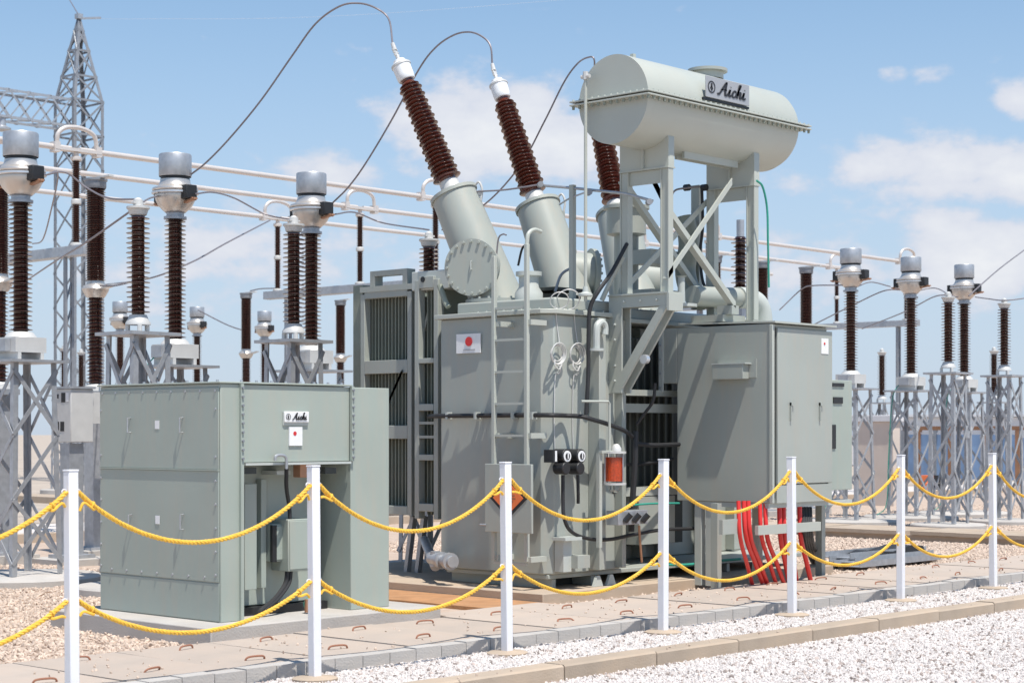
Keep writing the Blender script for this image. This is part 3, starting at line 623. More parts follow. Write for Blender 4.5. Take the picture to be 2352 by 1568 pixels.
# thin pipe hanging from its near end
p = PX(1345, 176, 13.03); MB().tube([V(p.x, p.y, p.z), V(p.x, p.y, 2.85)], .016, 10).build('vent_pipe', 'cream', PT)
b = MB().cyl(p + V(0, -.05, .0), p + V(0, .05, 0), .02, n=8); b.cyl(p + V(0, 0, -.03), p + V(0, 0, .045), .026, n=8); b.build('pipe_valve', 'alu_white', PT)
p = PX(1345, 680, 13.03); MB().lathe(p, (0, 0, 1), [(.07, 0), (.07, .02), (.03, .04), (.025, .09)], 14).build('pipe_foot', 'paint_light', PT)
# portal frames
def portal(X, yf, yb, z0, z1, name):
    w = .10
    for yy in (yf, yb):
        c = MB(); c.box(X, X + .075, yy - w / 2, yy - w / 2 + .012, z0, z1); c.box(X, X + .075, yy + w / 2 - .012, yy + w / 2, z0, z1); c.box(X + .012, X + .024, yy - w / 2 + .0125, yy + w / 2 - .0125, z0, z1)
        c.build('column', 'cream', PT)
    MB().box(X - .012, X + .10, yf - w / 2 - .006, yb + w / 2 + .002, z1 + .001, z1 + .016).build('head_plate', 'cream', PT)
    MB().box(X + .03, X + .05, yf + w / 2 + .001, yb - w / 2 - .001, z1 - .13, z1 - .001).build('head_beam', 'cream', PT)
    n = 10; arc = [(CY + math.cos(a) * (CR - .004), CZ + math.sin(a) * (CR - .004)) for a in [R(180 + 48) + R(84) * k / n for k in range(n + 1)]]
    poly = [(X - .001, y, z) for y, z in arc]; ya, yb_ = arc[0][0], arc[-1][0]
    sad = MB().prism([(X, yf - w / 2, z1 + .017)] + [(X, y, z) for y, z in ([(yf - w / 2, arc[0][1] - .02)] + arc + [(yb + w / 2, arc[-1][1] - .02)])] + [(X, yb + w / 2, z1 + .017)], (.09, 0, 0))
    sad.build('saddle', 'cream', PT)
    MB().box(X - .03, X - .001, (yf + yb) / 2 - .008, (yf + yb) / 2 + .008, z1 + .018, CZ - CR + .01).build('gusset', 'cream', PT)
F1, F2 = 13.60, 15.02
portal(F1, 10.55, 11.05, 2.945, 4.13, 'near'); portal(F2, 10.55, 11.05, 2.74, 4.10, 'far')
def brace(a, b, w=.07, t=.012, m='cream'): MB().angle(a, b, w, t, (0, 0, 1) if abs((Vector(b) - Vector(a)).normalized().z) < .9 else (1, 0, 0), (0, 1, 0)).build('brace', m, PT)
brace(PY(1536, 640, 10.50), PY(1682, 425, 10.50)); brace(PY(1536, 487, 10.52), PY(1690, 708, 10.52))
brace((13.66, 11.1, 4.05), (15.0, 11.1, 2.95)); brace((13.74, 11.12, 3.0), (15.05, 11.12, 3.95))
brace(PX(1500, 410, F1 + .10), PX(1530, 470, F1 + .10), .04)
cable([PX(1430, 590, 13.55), PX(1405, 640, 13.5), PX(1382, 690, 13.45)], .025, 'paint', 'stay_bar', n=2)
# triangular brackets carrying the near frame
for X in (13.55, 13.68):
    a = .11
    b = MB().box(X, X + .02, 11.198 - a - .05, 11.198, 1.98, 2.925); b.box(X, X + .02, 10.47, 11.198 - a - .051, 2.81, 2.925)
    b.prism([(X, 10.47, 2.809), (X, 10.47 + a * .9, 2.809), (X, 11.198 - .001 - .04, 2.03), (X, 11.198 - .001 - .04, 1.985), (X, 11.198 - a - .052, 1.985), (X, 11.198 - a - .052, 2.02)], (.02, 0, 0)); b.v[-12:] = [p + V(.003 if j >= 6 else -.003, 0, 0) for j, p in enumerate(b.v[-12:])]
    b.build('bracket', 'cream', PT)
MB().box(13.53, 13.74, 10.45, 11.198, 2.926, 2.942).build('bracket_plate', 'cream', PT)
MB().box(13.53, 13.75, 10.44, 10.468, 2.76, 2.925).build('bracket_plate', 'cream', PT)
pts = [(13.548, 11.12, z) for z in (2.1, 2.25, 2.5, 2.65)] + [(13.548, y, 2.87) for y in (10.6, 10.8, 11.0)]
bolts(PT, pts, (-1, 0, 0), .012, .016, 'paint_light')
p = PX(1485, 825, 13.53); MB().cyl(p, p + V(-.05, 0, 0), .045, n=12).build('earth_terminal', 'alu', PT)

# ---- turrets and bushings
TILT = R(26.4); AX = V(0, math.sin(TILT), math.cos(TILT))
def bushing(X, k):
    top = (PX(1042, 447, 13.1), PX(1235, 473, 14.5), PX(1418, 492, 15.9))[k]; ax_ = (V(-.13, .43, 1), V(0, .42, 1), V(.20, .40, 1))[k].normalized(); base = top - ax_ * ((top.z - 2.9) / ax_.z); Lt = (top - base).length; X = base.x; YB = base.y - .08
    MB().lathe((X, YB, 2.77), (0, 0, 1), [(.34, 0), (.34, .12), (.30, .125)], 36).build('turret_pocket', 'paint', PT)
    fl = MB().cyl((X, YB, 2.897), (X, YB, 2.93), .39, n=40).build('turret_flange', 'paint', PT)
    bolts(fl, [(X + .36 * math.cos(a), YB + .36 * math.sin(a), 2.93) for a in [2 * math.pi * i / 20 for i in range(20)]], (0, 0, 1), .014, .02, 'paint')
    tu = MB().lathe(base - ax_ * .12, ax_, [(.275, 0), (.265, .3), (.235, Lt + .10), (.252, Lt + .10), (.252, Lt + .135), (.10, Lt + .145)], 44).build('turret', 'paint', PT)
    # side hand-hole with a bolted blind flange
    c = base + ax_ * (.42 if k == 0 else .45); ang = R(180 + 26) if k == 0 else R(-32); n = V(math.cos(ang), math.sin(ang), -.05).normalized()
    if k == 0: c = c + V(.0, 0, -.02)
    MB().cyl(c, c + n * .335, .235, n=36).build('hand_hole', 'paint', tu); MB().cyl(c + n * .336, c + n * .362, .285, n=44).build('blind_flange', 'paint', tu); MB().cyl(c + n * .363, c + n * .385, .285, n=44).build('blind_flange', 'paint', tu)
    x_, y_, _ = frame(n); bolts(tu, [c + n * .385 + (x_ * math.cos(a) + y_ * math.sin(a)) * .258 for a in [2 * math.pi * i / 20 for i in range(20)]], n, .016, .022, 'paint')
    if k == 0: MB().tube([c + n * .385 + V(0, 0, .06), c + n * .41 + V(.0, 0, .06), c + n * .41 + V(0, 0, -.02), c + n * .385 + V(0, 0, -.02)], .007, 6).build('handle', 'paint_light', tu)
    MB().lathe(top + ax_ * .03, ax_, [(.12, 0), (.105, .03), (.10, .12), (.085, .13)], 24).build('bushing_seat', 'alu_white', tu)
    lug = top + V(-.05, -.22, -.12); MB().tube(spline([top + V(.10, -.18, .06), top + V(.12, -.24, .12), top + V(.13, -.28, .04), top + V(.12, -.27, -.08)], 5), .012, 6).build('earth_strap', 'alu_white', tu)
    MB().box(lug.x + .12, lug.x + .18, lug.y - .06, lug.y, lug.z - .03, lug.z + .05).build('lug', 'paint', tu)
    # the porcelain
    bl = 1.18; s0 = top + ax_ * .155; prof = [(.085, 0)]; ns = 26; h = .02; dh = (bl - .06) / ns
    for i in range(ns):
        r = (.152 if i % 2 == 0 else .136) - .030 * i / ns; c0 = .088 - .018 * i / ns
        prof += [(c0, h), (c0 + .004, h + dh * .18), (r - .006, h + dh * .30), (r, h + dh * .38), (r - .004, h + dh * .46), (c0 + .012, h + dh * .80)]; h += dh
    prof += [(.062, bl - .02), (.066, bl)]
    bu = MB().lathe(s0, ax_, prof, 28).build('bushing', 'porcelain_red', PT)
    q = s0 + ax_ * (bl + .001)
    MB().lathe(q, ax_, [(.085, 0), (.092, .01), (.096, .06), (.098, .19), (.088, .20), (.065, .205), (.062, .235), (.03, .245)], 24).build('cap', 'grease_white', bu)
    MB().lathe(q + ax_ * .165, ax_, [(.106, 0), (.106, .02)], 20).build('cap_ring', 'alu_white', bu)
    e = q + ax_ * .40; d2 = (ax_ + V(0, -.18, .1)).normalized()
    b = MB(); b.cyl(q + ax_ * .245, q + ax_ * .30, .02, n=10); b.bar(q + ax_ * .29, q + ax_ * .37, .05, .02); b.cyl(q + ax_ * .36, e + d2 * .04, .026, .02, n=10)
    for kk in range(3): b.cyl(q + ax_ * (.30 + .03 * kk) + V(-.035, 0, 0), q + ax_ * (.30 + .03 * kk) + V(.035, 0, 0), .010, n=6)
    b.build('terminal_clamp', 'alu_white', bu)
    return e + d2 * .03
TIPS = [bushing(13.2, 0), bushing(14.5, 1), bushing(15.8, 2)]
# earthing rod across the turrets, with its post
p = PX(1315, 425, 13.35); MB().box(p.x - .025, p.x + .025, p.y - .025, p.y + .025, 2.77, p.z).build('rod_post', 'paint', PT)
cable([PX(1235, 425, 13.4), PX(1315, 432, 13.35), PX(1400, 441, 13.45), PX(1440, 446, 13.5), PX(1500, 462, 13.6)], .014, 'galv', 'rod', n=3)
cable([PX(1095, 440, 13.2), PX(1160, 436, 13.3), PX(1235, 425, 13.4)], .009, 'wire', 'rod', n=4)
cable([PX(1285, 470, 13.5), PX(1310, 455, 13.35), PX(1350, 440, 13.35)], .009, 'galv', 'rod', n=4)
for u, v in ((1100, 444), (1240, 424), (1352, 442), (1490, 464)):
    p = PX(u, v, 13.36); MB().cyl(p + V(-.02, -.03, 0), p + V(.03, .03, 0), .03, n=10).build('clamp', 'galv_dark', PT)
cable([PX(1140, 590, 13.0), PX(1145, 548, 13.0), PX(1155, 538, 13.0), PX(1163, 540, 13.0)], .008, 'wire', 'lead')
# relief valve and small things on the cover between turrets
b = MB().box(13.55, 13.95, 11.9, 12.3, 2.90, 3.0); b.box(13.50, 14.0, 11.85, 12.35, 3.03, 3.06); b.build('relief_valve', 'dark_inside', PT)
p = PX(1178, 655, 12.9); MB().lathe(V(13.1, 11.85, 2.89), (0, 0, 1), [(.14, 0), (.14, .08), (.10, .14), (.10, .24), (.13, .25), (.13, .29)], 20).build('manhole', 'paint_light', PT)
cable([PX(1190, 610, 13.6), PX(1200, 570, 13.6), PX(1215, 560, 13.6)], .012, 'black', 'lead'); cable([PX(1275, 670, 13.3), PX(1290, 630, 13.4), PX(1320, 612, 13.5)], .014, 'galv_dark', 'lead')
# ---- tap changer head, main pipe
p = PX(1522, 480, 14.75)
b = MB().lathe(V(14.75, 11.95, 2.87), (0, 0, 1), [(.13, 0), (.13, .80), (.21, .82), (.21, 1.08), (.245, 1.085), (.245, 1.12), (.05, 1.14)], 30); b.build('tap_changer_head', 'paint', PT)
b = MB().box(14.6, 15.3, 11.5, 11.75, 3.35, 3.5); b.box(14.55, 15.3, 11.45, 11.75, 3.0, 3.08); b.build('cross_beam', 'paint', PT)
MB().tube(spline([PX(1572, 500, 15.1), PX(1582, 560, 15.1), PX(1574, 620, 15.1), PX(1585, 665, 15.0), PX(1615, 690, 14.9)], 6), .11, 14).build('oil_pipe', 'fin', PT)
MB().tube([V(14.62, 10.98, 2.985), V(14.9, 10.98, 2.99), V(15.4, 10.9, 3.0)], .105, 18).build('oil_pipe', 'paint', PT)
e0 = PY(1742, 672, 10.9); MB().tube(spline([V(15.3, 10.9, 3.0), V(15.5, 10.9, 3.0), V(15.62, 10.88, 2.95), V(15.68, 10.87, 2.84), V(15.70, 10.87, 2.62), V(15.70, 10.87, 2.2)], 7), .112, 20).build('oil_pipe', 'paint_light', PT)
for u0, u1 in ((1590, 1608),): a_ = PX(1590, 640, 15.3); b_ = PX(1608, 425, 15.3); MB().box(15.28, 15.34, a_.y, b_.y, 2.9, b_.z).build('rod_post', 'paint', PT)
cable([PX(1612, 430, 15.0), PX(1614, 520, 15.0), PX(1608, 580, 15.0), PX(1613, 640, 15.0), PX(1625, 672, 15.0)], .016, 'black')
cable([PX(1540, 470, 14.6), PX(1548, 440, 14.6), PX(1575, 432, 14.8), PX(1620, 428, 15.0)], .010, 'wire', 'lead'); 
for u in (1578, 1618): p = PX(u, 431, 14.9); MB().cyl(p + V(0, -.03, 0), p + V(0, .03, 0), .035, n=10).build('clamp', 'black', PT)
b = MB(); p = PX(1565, 705, 14.4); b.lathe(p, (0, 0, 1), [(.16, 0), (.16, .03), (.04, .04), (.035, .30), (.06, .31)], 16); b.build('valve', 'paint_light', PT)
b = MB(); b.box(14.62, 15.0, 10.6, 11.0, 2.71, 2.78); b.box(14.66, 14.78, 10.52, 10.7, 2.782, 2.87); b.box(15.003, 15.25, 10.50, 11.1, 2.703, 2.738); b.build('base_shelf', 'paint', PT)
cable([PY(1738, 415, 10.35), PY(1752, 430, 10.35), PY(1762, 480, 10.35), PY(1764, 560, 10.35), PY(1766, 660, 10.38)], .011, 'green', 'earth_lead')

# ---- radiators
def radiator(X, u0, u1, v0, v1, openings, depth, step, name):
    a = PX(u0, v1, X); b = PX(u1, v0, X); y0, y1 = sorted((a.y, b.y)); z0, z1 = a.z, b.z
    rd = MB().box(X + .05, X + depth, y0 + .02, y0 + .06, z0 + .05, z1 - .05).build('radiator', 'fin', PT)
    MB().box(X + .30, X + depth, y0 + .06, y1 - .02, z0 + .06, z1 - .06).build('fin_shade', 'dark_inside', rd)  # dark block that puts the shade between the fins into colour
    for (ym, w) in ((y0 + .032, .064), (y1 - .032, .064)): MB().box(X, X + .09, ym - w / 2, ym + w / 2, z0, z1).build('frame_post', 'paint', rd, bev=.004)
    for z, h in openings: MB().box(X - .002, X + .08, y0 + .065, y1 - .065, z - h / 2, z + h / 2).build('frame_rail', 'paint', rd, bev=.004)
    yy = y0 + .085
    while yy < y1 - .07:
        piece('fin', ('fin', round(z1 - z0, 2), depth), lambda q: q.box(0, depth - .1, -.006, .006, z0 + .04 - z1, -.04), 'fin', rd, (X + .095, yy, z1)); yy += step
    for zz in (z0 + .10, z1 - .12): MB().cyl((X + .20, y0 + .06, zz), (X + .20, y1 - .06, zz), .045, n=12).build('header_pipe', 'fin', rd)
    return rd
XR = 13.05
def zR(v): return PX(890, v, XR).z
rd = radiator(XR, 828, 945, 668, 1178, [(zR(672), .10), (zR(842), .14), (zR(992), .14), (zR(1170), .09)], 2.6, .052, 'a')
rd2 = radiator(12.92, 952, 1006, 640, 1190, [(PX(980, v, 12.92).z, h) for v, h in ((648, .12), (828, .05), (935, .07), (1050, .06), (1165, .08))], 2.4, .055, 'b')
for v in (968, 1000): MB().box(12.925, 12.96, PX(958, v, 12.92).y, PX(1004, v, 12.92).y, PX(980, v + 6, 12.92).z, PX(980, v, 12.92).z).build('frame_rail', 'paint', rd2)
a_ = PX(828, 1178, XR); b_ = PX(812, 655, XR)
MB().box(XR + .05, XR + 2.6, a_.y + .02, b_.y + .06, a_.z + .3, b_.z).build('radiator_side', 'fin', PT)
brace(PX(890, 935, XR - .02), PX(925, 855, XR - .02), .03)
b = MB(); a_ = PX(828, 655, XR); b_ = PX(1030, 640, XR); b.box(XR - .01, XR + .5, b_.y + .2, a_.y, zR(668), zR(655)); b.build('top_channel', 'paint', PT)
b = MB(); y0, y1 = PX(935, 0, XR).y, PX(850, 0, XR).y
b.box(XR, XR + .12, y0, y0 + .07, zR(668), zR(620)); b.box(XR, XR + .12, y1 - .07, y1, zR(668), zR(620)); b.box(XR, XR + .12, y0 + .071, y1 - .071, zR(632), zR(620)); b.build('lifting_frame', 'paint', PT)
a_ = PX(1030, 662, 12.95); b_ = PX(945, 625, 12.95); MB().box(12.95, 13.5, a_.y, b_.y, a_.z, b_.z).build('header_box', 'paint_light', PT, bev=.01)
p = PX(975, 642, 12.94); MB().cyl(p, p + V(-.03, 0, 0), .03, n=10).build('plug', 'black', PT)
for u, v0 in ((935, 1195), (960, 1190)):
    p = PX(u, 1195, 13.3); MB().bar(V(13.3, p.y, .11), V(13.3, p.y - .1, p.z + .05), .06, .05).build('radiator_leg', 'galv', PT)
cable([PX(1010, 655, 12.8), PX(1022, 690, 12.8), PX(1030, 705, 12.8)], .03, 'fin', 'oil_pipe')
brace(PX(975, 760, 13.2), PX(1000, 655, 13.2), .03)

# ---- control cabinet
KX = 14.6; KYF = PX(1768, 0, KX).y; KZB = PX(1660, 1152, KX).z; KZT = PX(1660, 748, KX).z
yb1 = PX(1555, 0, KX).y; yb2 = PX(1521, 0, KX).y
cab = MB().box(KX, KX + 1.02, KYF, yb1, KZB, KZT).build('control_cabinet', 'paint', PT, bev=.008)
MB().box(KX + .001, KX + .9, yb1 + .001, yb2, PX(1540, 880, KX).z, KZT - .002).build('duct', 'paint', PT, bev=.006)
MB().box(KX - .02, KX + .001, yb2 - .02, yb2 + .03, PX(1540, 900, KX).z, KZT + .01).build('duct_flange', 'paint_light', PT)
bolts(PT, line((KX - .02, yb2 + .005, PX(1540, 890, KX).z), (KX - .02, yb2 + .005, KZT - .03), 5), (-1, 0, 0), .012, .014, 'galv')
xe = PY(1905, 0, KYF).x
MB().box(KX - .012, KX + .026, KYF - .04, KYF - .001, KZB, KZT - .01).build('corner_post', 'cream', cab, bev=.004)
MB().box(KX + .027, KX + .085, KYF - .010, KYF - .001, KZB + .05, KZT - .03).build('door_gap', 'black', cab)
d1 = PY(1782, 1112, KYF - .03); d2 = PY(1905, 766, KYF - .03)
MB().box(KX + .086, xe, KYF - .035, KYF - .001, d1.z, KZT - .04).build('door', 'paint', cab, bev=.005)
MB().prism([(KX - .01, KYF - .07, KZT + .005), (xe + .03, KYF - .07, KZT + .005), (xe + .03, yb1 - .02, KZT + .03), (KX - .01, yb1 - .02, KZT + .03)], (0, 0, .018)).build('roof', 'cream', cab)
MB().box(KX + .08, xe, KYF - .03, KYF - .001, KZB - .0, d1.z - .012).build('sill_panel', 'paint', cab)
for u, v in ((1815, 945), (1882, 945)):
    p = PY(u, v, KYF - .036); b = MB(); b.box(p.x - .008, p.x + .008, KYF - .055, KYF - .036, p.z - .09, p.z + .09); b.box(p.x - .008, p.x + .05, KYF - .06, KYF - .0365, p.z + .06, p.z + .09); b.build('door_handle', 'paint', cab)
a_ = PY(1887, 812, KYF - .04); b_ = PY(1903, 778, KYF - .04); MB().box(a_.x, b_.x, KYF - .040, KYF - .0352, a_.z, b_.z).build('warning_sheet', 'paper', cab)
p = PY(1894, 789, KYF - .042); MB().cyl(p, p + V(0, -.003, 0), .013, n=14).build('red_mark', 'red_ink', cab)
# canopy box on its left wall
a_ = PX(1651, 872, KX); b_ = PX(1733, 836, KX); MB().box(KX - .115, KX - .012, b_.y + .06, a_.y, a_.z, b_.z).build('louvre_box', 'paint', cab, bev=.004)
a_ = PX(1651, 872, KX); b_ = PX(1738, 824, KX); MB().box(KX - .011, KX - .001, b_.y, a_.y + .01, a_.z + .015, b_.z).build('louvre_plate', 'paint', cab)
MB().box(KX - .119, KX - .012, b_.y + .055, a_.y + .005, b_.z - .05, b_.z - .038).build('louvre_top', 'paint_light', cab)
# annex further back
xa = PY(1942, 0, KYF + .10).x; za = PY(1920, 875, KYF).z
MB().box(xe + .004, xa, KYF + .02, yb1 - .2, KZB + .1, PY(1920, 872, KYF).z).build('annex', 'paint_green', cab, bev=.006)
for v0, v1, u0, u1 in ((880, 887, 1912, 1938), (912, 926, 1914, 1935), (975, 1030, 1911, 1919)):
    a_ = PY(u0, v1, KYF + .015); b_ = PY(u1, v0, KYF + .015); MB().box(a_.x, b_.x, KYF + .008, KYF + .019, a_.z, b_.z).build('vent', 'black', cab)
# legs, cross rail, red conduits
b_top = KZB - .002
for u, w in ((1640, .05), (1735, .05), (1880, .05)):
    x = PY(u, 1160, 10.46).x; MB().box(x, x + .07, 10.42, 10.50, -.05, b_top).build('cabinet_leg', 'paint', PT)
for u in (1600, 1625): x = PX(u, 1160, KX).y; MB().box(KX + .02, KX + .09, x - .04, x + .04, .05, b_top).build('cabinet_leg', 'paint_light', PT)
a_ = PY(1732, 1228, KYF); b_ = PY(1876, 1205, KYF); MB().box(a_.x, b_.x, KYF - .05, KYF - .01, a_.z, a_.z + .09).build('cable_rail', 'cream', PT)
a_ = PY(1650, 1222, KYF + .1); MB().box(a_.x, a_.x + .3, KYF + .05, KYF + .09, a_.z - .02, a_.z + .12).build('cable_rail', 'paint', PT)
MB().box(KX + .01, xa, KYF + .02, KYF + .9, KZB - .05, KZB - .003).build('floor_frame', 'paint_light', PT)
rr = random.Random(9)
for i, (u0, u1) in enumerate(((1696, 1728), (1708, 1752), (1718, 1762), (1745, 1782), (1757, 1800), (1790, 1812), (1800, 1822), (1812, 1830), (1836, 1862))):
    a = PY(u0, 1150, KYF + .08); m_ = PY(u0 + (u1 - u0) * .12, 1232, KYF + .04); e = PZ(u1, 1342 - i * 1.2, .085)
    MB().tube(spline([a, m_, lerp(m_, e, .55), e], 6), .0205 + .002 * (i % 3), 10).build('conduit', 'red_pipe', PT)
for i in range(4):
    a = PY(1842 + 6 * i, 1165, KYF + .1); MB().tube(spline([a, PY(1850 + 5 * i, 1240, KYF + .1), PZ(1870 + 8 * i, 1296, .05), PZ(1900 + 10 * i, 1308 - 3 * i, .03)], 6), .024, 8).build('cable', 'rubber', PT)
shd = MB().box(13.80, 15.4, 11.70, 11.86, .42, 2.58).build('recess_shade', 'dark_inside', PT)  # added dark panel, its colour makes the tank recess look shaded
for k in range(12): MB().box(13.86 + .12 * k, 13.89 + .12 * k, 11.675, 11.698, .43, 2.57).build('recess_rib', 'rib_shade', shd)
b = MB(); b.box(14.3, 14.9, 11.42, 11.62, .45, .94); b.build('side_box', 'paint', PT)
for z in (.9, 1.3): cable([V(13.8, 11.46, z), V(14.3, 11.44, z - .03), V(14.9, 11.45, z + .02)], .018)

# ------------------------------------------------------------------ switchgear behind
def shed_profile(h0, h1, ncore, rcore, rbig, rsmall):
    prof = [(rcore + .004, h0)]; dh = (h1 - h0) / ncore; h = h0
    for i in range(ncore):
        r = rbig if i % 2 == 0 else rsmall
        prof += [(rcore, h + dh * .05), (rcore + .004, h + dh * .34), (r - .004, h + dh * .42), (r, h + dh * .50), (r - .003, h + dh * .56), (rcore + .006, h + dh * .74)]; h += dh
    prof.append((rcore + .004, h1)); return prof
def lattice(root, w0, w1, h, panels, leg=.06, m='galv', zb=.1):
    """four legs of angle steel with crossed bracing; every bar is a piece of its own"""
    def c(sx, sy, z):
        w = (w0 + (w1 - w0) * (z - zb) / (h - zb)) / 2; return V(sx * w, sy * w, z)
    for sx in (-1, 1):
        for sy in (-1, 1): MB().angle(c(sx, sy, zb), c(sx, sy, h), leg, .008, (-sx, 0, 0), (0, -sy, 0)).build('leg', m, root)
    for i in range(panels):
        z0 = zb + .12 + (h - zb - .2) * i / panels; z1 = zb + .12 + (h - zb - .2) * (i + 1) / panels
        for (a, b, n) in (((-1, -1), (1, -1), (0, -1, 0)), ((1, -1), (1, 1), (1, 0, 0)), ((1, 1), (-1, 1), (0, 1, 0)), ((-1, 1), (-1, -1), (-1, 0, 0))):
            o = Vector(n) * .006
            MB().bar(c(a[0], a[1], z0) + o, c(b[0], b[1], z1) + o, .008, .045).build('brace', m, root)
            if i % 2 == 0 or panels < 3: MB().bar(c(b[0], b[1], z0) + o * 2.2, c(a[0], a[1], z1) + o * 2.2, .008, .045).build('brace', m, root)
def make_ct():
    r = thing('current_transformer', (0, 0, 0), 'x', 'current transformer', 'current transformers with drum heads')
    MB().lathe((0, 0, 0), (0, 0, 1), [(.85, -.1), (.85, .07), (.82, .09), (0, .10)], 28, False).build('footing', 'concrete', r)
    lattice(r, .62, .52, 2.33, 3)
    MB().box(-.36, .36, -.36, .36, 2.332, 2.36).build('table', 'galv', r)
    b = MB()
    for sx in (-1, 1): b.box(sx * .14 - .02, sx * .14 + .02, -.19, .19, 2.361, 2.44); 
    b.box(-.19, .19, -.19, .19, 2.441, 2.60); b.lathe((0, 0, 2.601), (0, 0, 1), [(.17, 0), (.15, .03), (.12, .06)], 20); b.build('pedestal', 'alu_white', r)
    MB().box(-.26, -.192, -.10, .10, 2.45, 2.58).build('terminal_box', 'galv', r)
    MB().lathe((0, 0, 0), (0, 0, 1), shed_profile(2.66, 4.03, 28, .074, .126, .120), 22).build('insulator', 'porcelain', r)
    MB().lathe((0, 0, 4.031), (0, 0, 1), [(.13, 0), (.13, .03), (.10, .035), (.10, .07), (.12, .08)], 24).build('collar', 'galv', r)
    hd = MB().lathe((0, 0, 4.11), (0, 0, 1), [(.115, 0), (.15, .03), (.195, .08), (.225, .14), (.235, .20), (.225, .235), (.255, .24), (.262, .255), (.255, .275), (.215, .285), (.19, .31), (.172, .345), (.17, .375)], 36).build('head', 'head', r)
    MB().lathe((0, 0, 4.31), (0, 0, 1), [(.245, 0), (.268, .01), (.268, .028), (.245, .036)], 36, False).build('band', 'alu', hd)
    MB().lathe((0, 0, 4.486), (0, 0, 1), [(.165, 0), (.165, .03)], 28).build('seal', 'black', hd)
    MB().lathe((0, 0, 4.517), (0, 0, 1), [(.182, 0), (.186, .006), (.186, .245), (.178, .258), (.0, .262)], 40, False).build('drum', 'galv', hd)
    for s in (-1, 1):
        MB().box(-.075, .075, s * .215, s * .325, 4.24, 4.40).build('terminal_block', 'black', hd, bev=.012)
        b = MB(); b.bar((0, s * .20, 4.21), (0, s * .40, 4.24), .05, .02); b.cyl((-.03, s * .36, 4.235), (.03, s * .36, 4.235), .018, n=8); b.build('terminal', 'copper', hd)
    MB().tube(spline([V(-.17, .12, 2.5), V(-.3, .2, 2.2), V(-.3, .28, 1.2), V(-.34, .3, .3), V(-.5, .4, .1)], 5), .008, 6).build('earth_lead', 'green', r)
    return r
CTY = 16.71; ct = make_ct(); first = True
CT_SPEC = [(10.43, CTY, 'current transformer with grey drum head at the left edge, half cut off'), (12.44, CTY, 'current transformer with drum head where the longest looping conductor lands'), (14.49, CTY, 'current transformer with drum head just left of the radiators, third large one'),
           (26.8, CTY, 'drum headed current transformer right beside the control cabinet'), (28.83, CTY, 'drum headed current transformer in the middle of the right hand three'), (30.8, CTY, 'drum headed current transformer furthest right of the right hand three'),
           (25.6, 36.6, 'small distant drum headed current transformer behind the left arrester table'), (28.0, 36.7, 'small distant drum headed current transformer right of the second large one'), (30.2, 36.7, 'small distant drum headed current transformer left of the third large one')]
for x, y, lab in CT_SPEC:
    r = ct if first else copy_tree(ct); first = False; r['label'] = lab; r.location = (x, y, 0); r.rotation_euler = (0, 0, R(random.uniform(-3, 3)))

def make_arrester():
    r = thing('surge_arrester', (0, 0, 0), 'x', 'surge arrester', 'surge arresters on lattice tables')
    MB().lathe((0, 0, 0), (0, 0, 1), [(.62, -.1), (.62, .07), (.6, .09), (0, .10)], 24, False).build('footing', 'concrete', r)
    lattice(r, .50, .44, 2.55, 3, .06)
    MB().box(-.30, .30, -.30, .30, 2.552, 2.585).build('table', 'galv', r)
    b = MB()
    for a in range(3): b.cyl((.11 * math.cos(a * 2.1), .11 * math.sin(a * 2.1), 2.586), (.11 * math.cos(a * 2.1), .11 * math.sin(a * 2.1), 2.66), .025, n=10)
    b.lathe((0, 0, 2.661), (0, 0, 1), [(.125, 0), (.125, .02), (.10, .06), (.085, .10)], 20); b.build('base', 'alu_white', r)
    MB().lathe((0, 0, 0), (0, 0, 1), shed_profile(2.765, 3.74, 20, .062, .120, .114), 22).build('insulator', 'porcelain', r)
    b = MB().lathe((0, 0, 3.742), (0, 0, 1), [(.07, 0), (.085, .01), (.10, .06), (.115, .07), (.115, .09), (.05, .10), (.045, .16), (.02, .18)], 20); b.bar((-.07, 0, 3.87), (.07, 0, 3.87), .05, .015); b.build('cap', 'alu_white', r)
    b = MB().cyl((.22, -.22, 1.5), (.22, -.22, 1.62), .05, n=10); b.build('counter', 'galv', r)
    return r
ar = make_arrester(); first = True; ARY = 14.75
AR_SPEC = [(10.53, ARY, 'surge arrester on lattice table between the two left drum headed units'), (12.54, ARY, 'surge arrester whose sheds touch the third large drum headed unit'), (14.58, ARY, 'surge arrester peeking over the radiators beside the round flange'),
           (26.65, ARY, 'surge arrester in front of the furthest right drum headed unit'), (28.6, ARY, 'surge arrester nearest the right edge'), (38.8, 23.3, 'lone distant arrester above the beige wall'),
           (28.6, 42.75, 'distant arrester at the foot of the lattice gantry'), (26.9, 41.0, 'distant arrester left of the lattice gantry foot'), (40.0, 20.9, 'distant arrester behind the rightmost drum headed unit')]
for x, y, lab in AR_SPEC:
    r = ar if first else copy_tree(ar); first = False; r['label'] = lab; r.location = (x, y, 0); r.rotation_euler = (0, 0, R(random.uniform(-4, 4)))
    if y > 20 and x > 30: r.location.z = -.25

